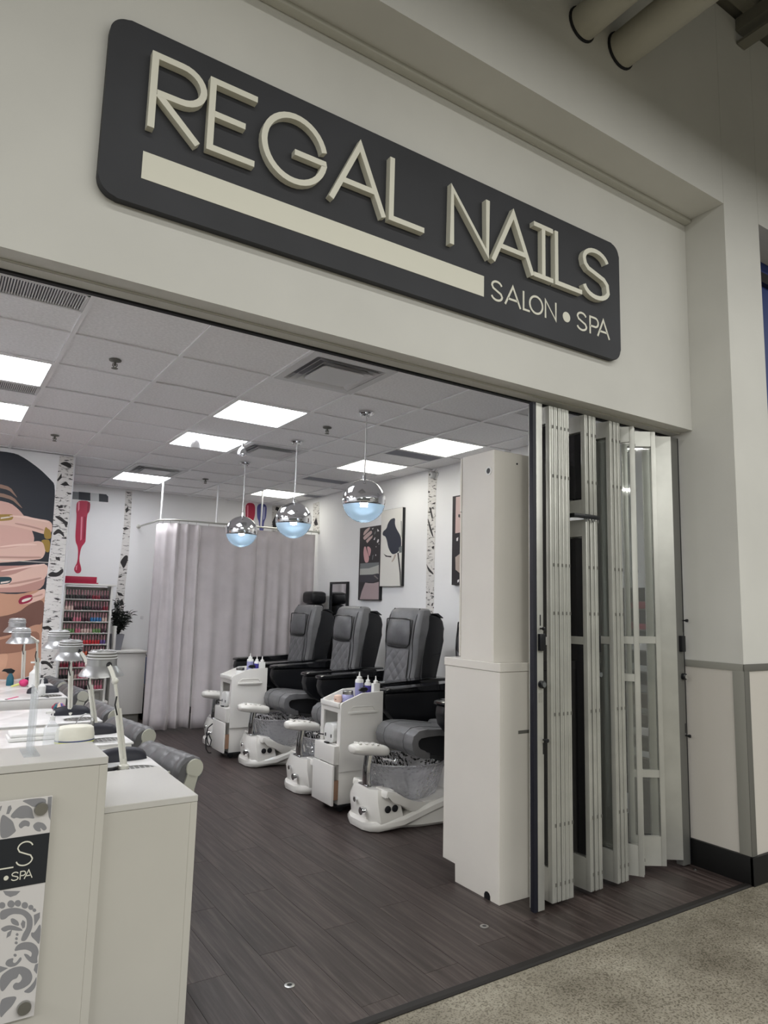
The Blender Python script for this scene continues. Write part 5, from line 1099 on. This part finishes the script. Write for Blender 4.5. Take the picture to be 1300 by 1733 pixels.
MB().tube([(.90, 4.55, .85), (.885, 4.555, .872), (.86, 4.57, .875), (.83, 4.59, .85), (.81, 4.61, .8)], .003, 6).build('cable', 'steel', dl)
dish = thing('small_dish', 'little dark dish with steel rim on the nearest manicure table', 'dish', (.80, 3.60, .75))
MB().lathe([(.04, .001), (.045, .012), (.043, .02), (.036, .02), (.034, .006)], (.80, 3.60, .7505), 20).build('bowl', 'black', dish); MB().lathe([(.036, .02), (.044, .02), (.044, .023), (.036, .023)], (.80, 3.60, .7505), 20).build('rim', 'steel', dish)
for (a, b_, lb) in (([(.86, 4.72, .76), (.84, 4.65, .765), (.80, 4.52, .775), (.77, 4.44, .80)], 0, 'thin black cable on the second manicure table'), ([(.835, 6.61, .78), (.84, 6.50, .758), (.87, 6.40, .752), (.90, 6.33, .754)], 0, 'thin black cable at the lamp foot second from the mural')):
    tag(MB().tube(a, .004, 6).build('cable', 'cord'), lb, 'cable')

# ================================================================== polish rack and corner
rk = thing('polish_rack', 'white stepped rack of nail polish by the back wall', 'display rack', (1.66, 9.35, 0))
B(1.372, 1.398, 9.24, 9.50, .30, 1.715, .003).build('side_panel', 'cabinet_white', rk); B(1.925, 1.951, 9.24, 9.50, .30, 1.715, .003).build('side_panel', 'cabinet_white', rk)
B(1.398, 1.925, 9.46, 9.50, .30, 1.70).build('back_panel', 'cabinet_white', rk, smooth=False)
B(1.35, 1.985, 9.22, 9.52, 1.716, 1.738, .003).build('top_board', 'cabinet_white', rk)
MB().prism([(1.30, 9.5), (1.30, 9.22), (1.40, 9.10), (1.66, 9.05), (1.92, 9.10), (1.985, 9.22), (1.985, 9.5)], 'z', .255, .30, .004).build('plinth_top', 'cabinet_white', rk)
B(1.36, 1.94, 9.15, 9.5, 0, .255, .003).build('plinth', 'cabinet_white', rk)
SHZ = [1.55-.138*k for k in range(9)]
for z in SHZ: B(1.399, 1.924, 9.25, 9.459, z-.012, z).build('shelf', 'cabinet_white', rk, smooth=False)
PAL = {'dark plum': (70, 34, 50), 'wine red': (128, 26, 48), 'rose pink': (206, 112, 134), 'bright red': (206, 40, 52), 'pale nude': (214, 186, 178), 'black': (38, 34, 38), 'blue': (48, 116, 176), 'green': (112, 150, 92), 'violet': (106, 84, 150), 'orange': (222, 96, 60)}
for k, c in PAL.items(): mat('polish_'+k, c, .15, coat=.5)
mat('polish_cap', (206, 156, 164), .25, metal=.4)
PM = {}
for k in PAL:
    m = MB(); m.lathe([(.0125, 0), (.0135, .004), (.0135, .034), (.008, .042)], n=8)
    nf = len(m.bm.faces); m.lathe([(.0095, .042), (.0082, .090), (.006, .092)], n=8)
    m.bm.faces.ensure_lookup_table()
    for f in m.bm.faces[nf:]: f.material_index = 1
    o = m.build('polish_bottle', ['polish_'+k, 'polish_cap']); PM[k] = o.data; bpy.data.objects.remove(o)
ROWS = [['black', 'black', 'dark plum', 'wine red', 'dark plum'], ['pale nude', 'dark plum', 'black', 'dark plum', 'wine red'], ['black', 'rose pink', 'dark plum', 'blue', 'pale nude'], ['green', 'rose pink', 'pale nude', 'green', 'dark plum'], ['wine red', 'rose pink', 'bright red', 'bright red', 'violet'], ['rose pink', 'bright red', 'orange', 'dark plum', 'violet'], ['wine red', 'wine red', 'rose pink', 'black', 'black'], ['black', 'pale nude', 'rose pink', 'pale nude', 'wine red'], ['wine red', 'bright red', 'dark plum', 'black', 'rose pink']]
ORD = ['top', 'second', 'third', 'fourth', 'fifth', 'sixth', 'seventh', 'eighth', 'lowest']
rp_ = random.Random(4)
NTH = ['first', 'second', 'third', 'fourth', 'fifth', 'sixth', 'seventh', 'eighth', 'ninth', 'tenth', 'eleventh', 'twelfth', 'thirteenth', 'fourteenth', 'fifteenth']
for r_, z in enumerate(SHZ):
    for c in range(15):
        k = ROWS[r_][min(4, int((c+rp_.uniform(-.8, .8))/3)) if c else 0]
        o = bpy.data.objects.new('polish_bottle', PM[k]); COL.objects.link(o)
        o.location = (1.424+c*.0338, 9.275+rp_.uniform(-.003, .003), z+.0005); o.scale = (1.15, 1.15, 1.18)
        tag(o, f'{k} nail polish bottle, {NTH[c]} from the left on the {ORD[r_]} rack shelf', 'nail polish', 'nail polish bottles on the white rack')
rb = thing('red_header_box', 'flat dark pink box on top of the polish rack', 'box', (1.56, 9.3, 1.74))
B(1.372, 1.745, 9.235, 9.36, 1.7385, 1.825, .003).build('box_body', 'red_box', rb); B(1.368, 1.765, 9.225, 9.37, 1.7385, 1.752, .002).build('box_foot', 'red_box', rb)
wc = thing('low_cabinet', 'white low cabinet under the potted plant', 'cabinet', (2.2, 9.5, 0))
B(2.015, 2.435, 9.32, 9.76, .11, .875, .003).build('body', 'cabinet_white', wc); B(2.01, 2.45, 9.30, 9.77, .877, .90, .003).build('top', 'cabinet_white', wc); B(2.02, 2.40, 9.36, 9.74, 0, .11).build('plinth', 'grey_strip', wc, smooth=False)
pp = thing('potted_plant', 'bushy dark green plant in a square grey pot', 'potted plant', (2.1, 9.55, .9))
MB().loft([[(2.1+a*h, 9.55+b_*h, z) for a, b_ in ((-1, -1), (1, -1), (1, 1), (-1, 1))] for h, z in ((.055, .9005), (.082, 1.105), (.075, 1.105), (.07, 1.09))]).build('pot', 'pot_grey', pp, smooth=False)
B(2.03, 2.17, 9.48, 9.62, 1.075, 1.088).build('soil', 'soil', pp, smooth=False)
rq = random.Random(9); st_ = MB(); fo = MB()
for q in range(30):
    a = rq.uniform(0, 2*PI); s_ = rq.uniform(.05, .21); hh = rq.uniform(.18, .50 if math.cos(a) < .3 else .34)
    tip = Vector((2.1+s_*math.cos(a)*(1.1 if math.cos(a) > 0 else .4), 9.55+s_*math.sin(a)*.75, 1.08+hh)); b0 = Vector((2.1+.02*math.cos(a), 9.55+.02*math.sin(a), 1.08)); md = (tip+b0)/2+Vector((0, 0, .05))
    st_.tube([b0, md, tip], .004, 5)
    for v in range(9):
        f = .25+.75*v/8; p = b0*(1-f)**2+md*2*f*(1-f)+tip*f*f
        b2 = rq.uniform(0, 2*PI); d = Vector((math.cos(b2) if p.x > 2.08 else abs(math.cos(b2))*.3, math.sin(b2)*.8, rq.uniform(-.2, .7))).normalized(); n_ = d.cross(Vector((rq.uniform(-.4, .4), .3, 1))).normalized(); L_ = rq.uniform(.06, .10); up_ = n_.cross(d)*.008
        vs = [fo.bm.verts.new(x) for x in (p, p+d*L_*.4+n_*L_*.24, p+d*L_+up_*-1.5, p+d*L_*.4-n_*L_*.24)]
        fo.bm.faces.new(vs)
st_.build('stem', 'leaf', pp); fo.build('foliage', 'leaf', pp, smooth=False, solid=.0015, kind='stuff')
wb = thing('white_box', 'narrow white box standing on the low cabinet', 'box', (2.0, 9.36, .9))
B(2.015, 2.045, 9.31, 9.40, .9005, 1.20, .003).build('carton', 'cabinet_white', wb); B(2.012, 2.048, 9.305, 9.405, 1.2, 1.215, .002).build('lid', 'cabinet_white', wb)
bb = thing('blue_bag', 'blue bag hanging beside the low cabinet and curtain', 'bag', (2.52, 9.5, .4))
MB().loft([[(2.53+a*h, 9.55+b_*w_, z) for a, b_ in ((-1, -1), (1, -1), (1, 1), (-1, 1))] for h, w_, z in ((.06, .07, .46), (.072, .08, .55), (.07, .07, .76), (.066, .06, .80))]).build('bag_body', 'blue_bag', bb)
MB().tube([(2.475, 9.55, .80), (2.465, 9.55, .86), (2.455, 9.56, .89)], .005, 6).tube([(2.51, 9.55, .80), (2.49, 9.55, .85), (2.455, 9.555, .885)], .005, 6).build('handle', 'black', bb)
bn = thing('black_bin', 'black bin below the blue bag', 'bin', (2.53, 9.55, 0))
MB().lathe([(.07, .001), (.082, .02), (.09, .40), (.094, .41), (.094, .42), (.086, .42), (.078, .03)], (2.545, 9.55, 0), 20).build('bin_body', 'black', bn); MB().lathe([(.088, 0), (.06, .03), (.02, .035)], (2.545, 9.55, .42), 20).build('bin_lid', 'grey_dark', bn)
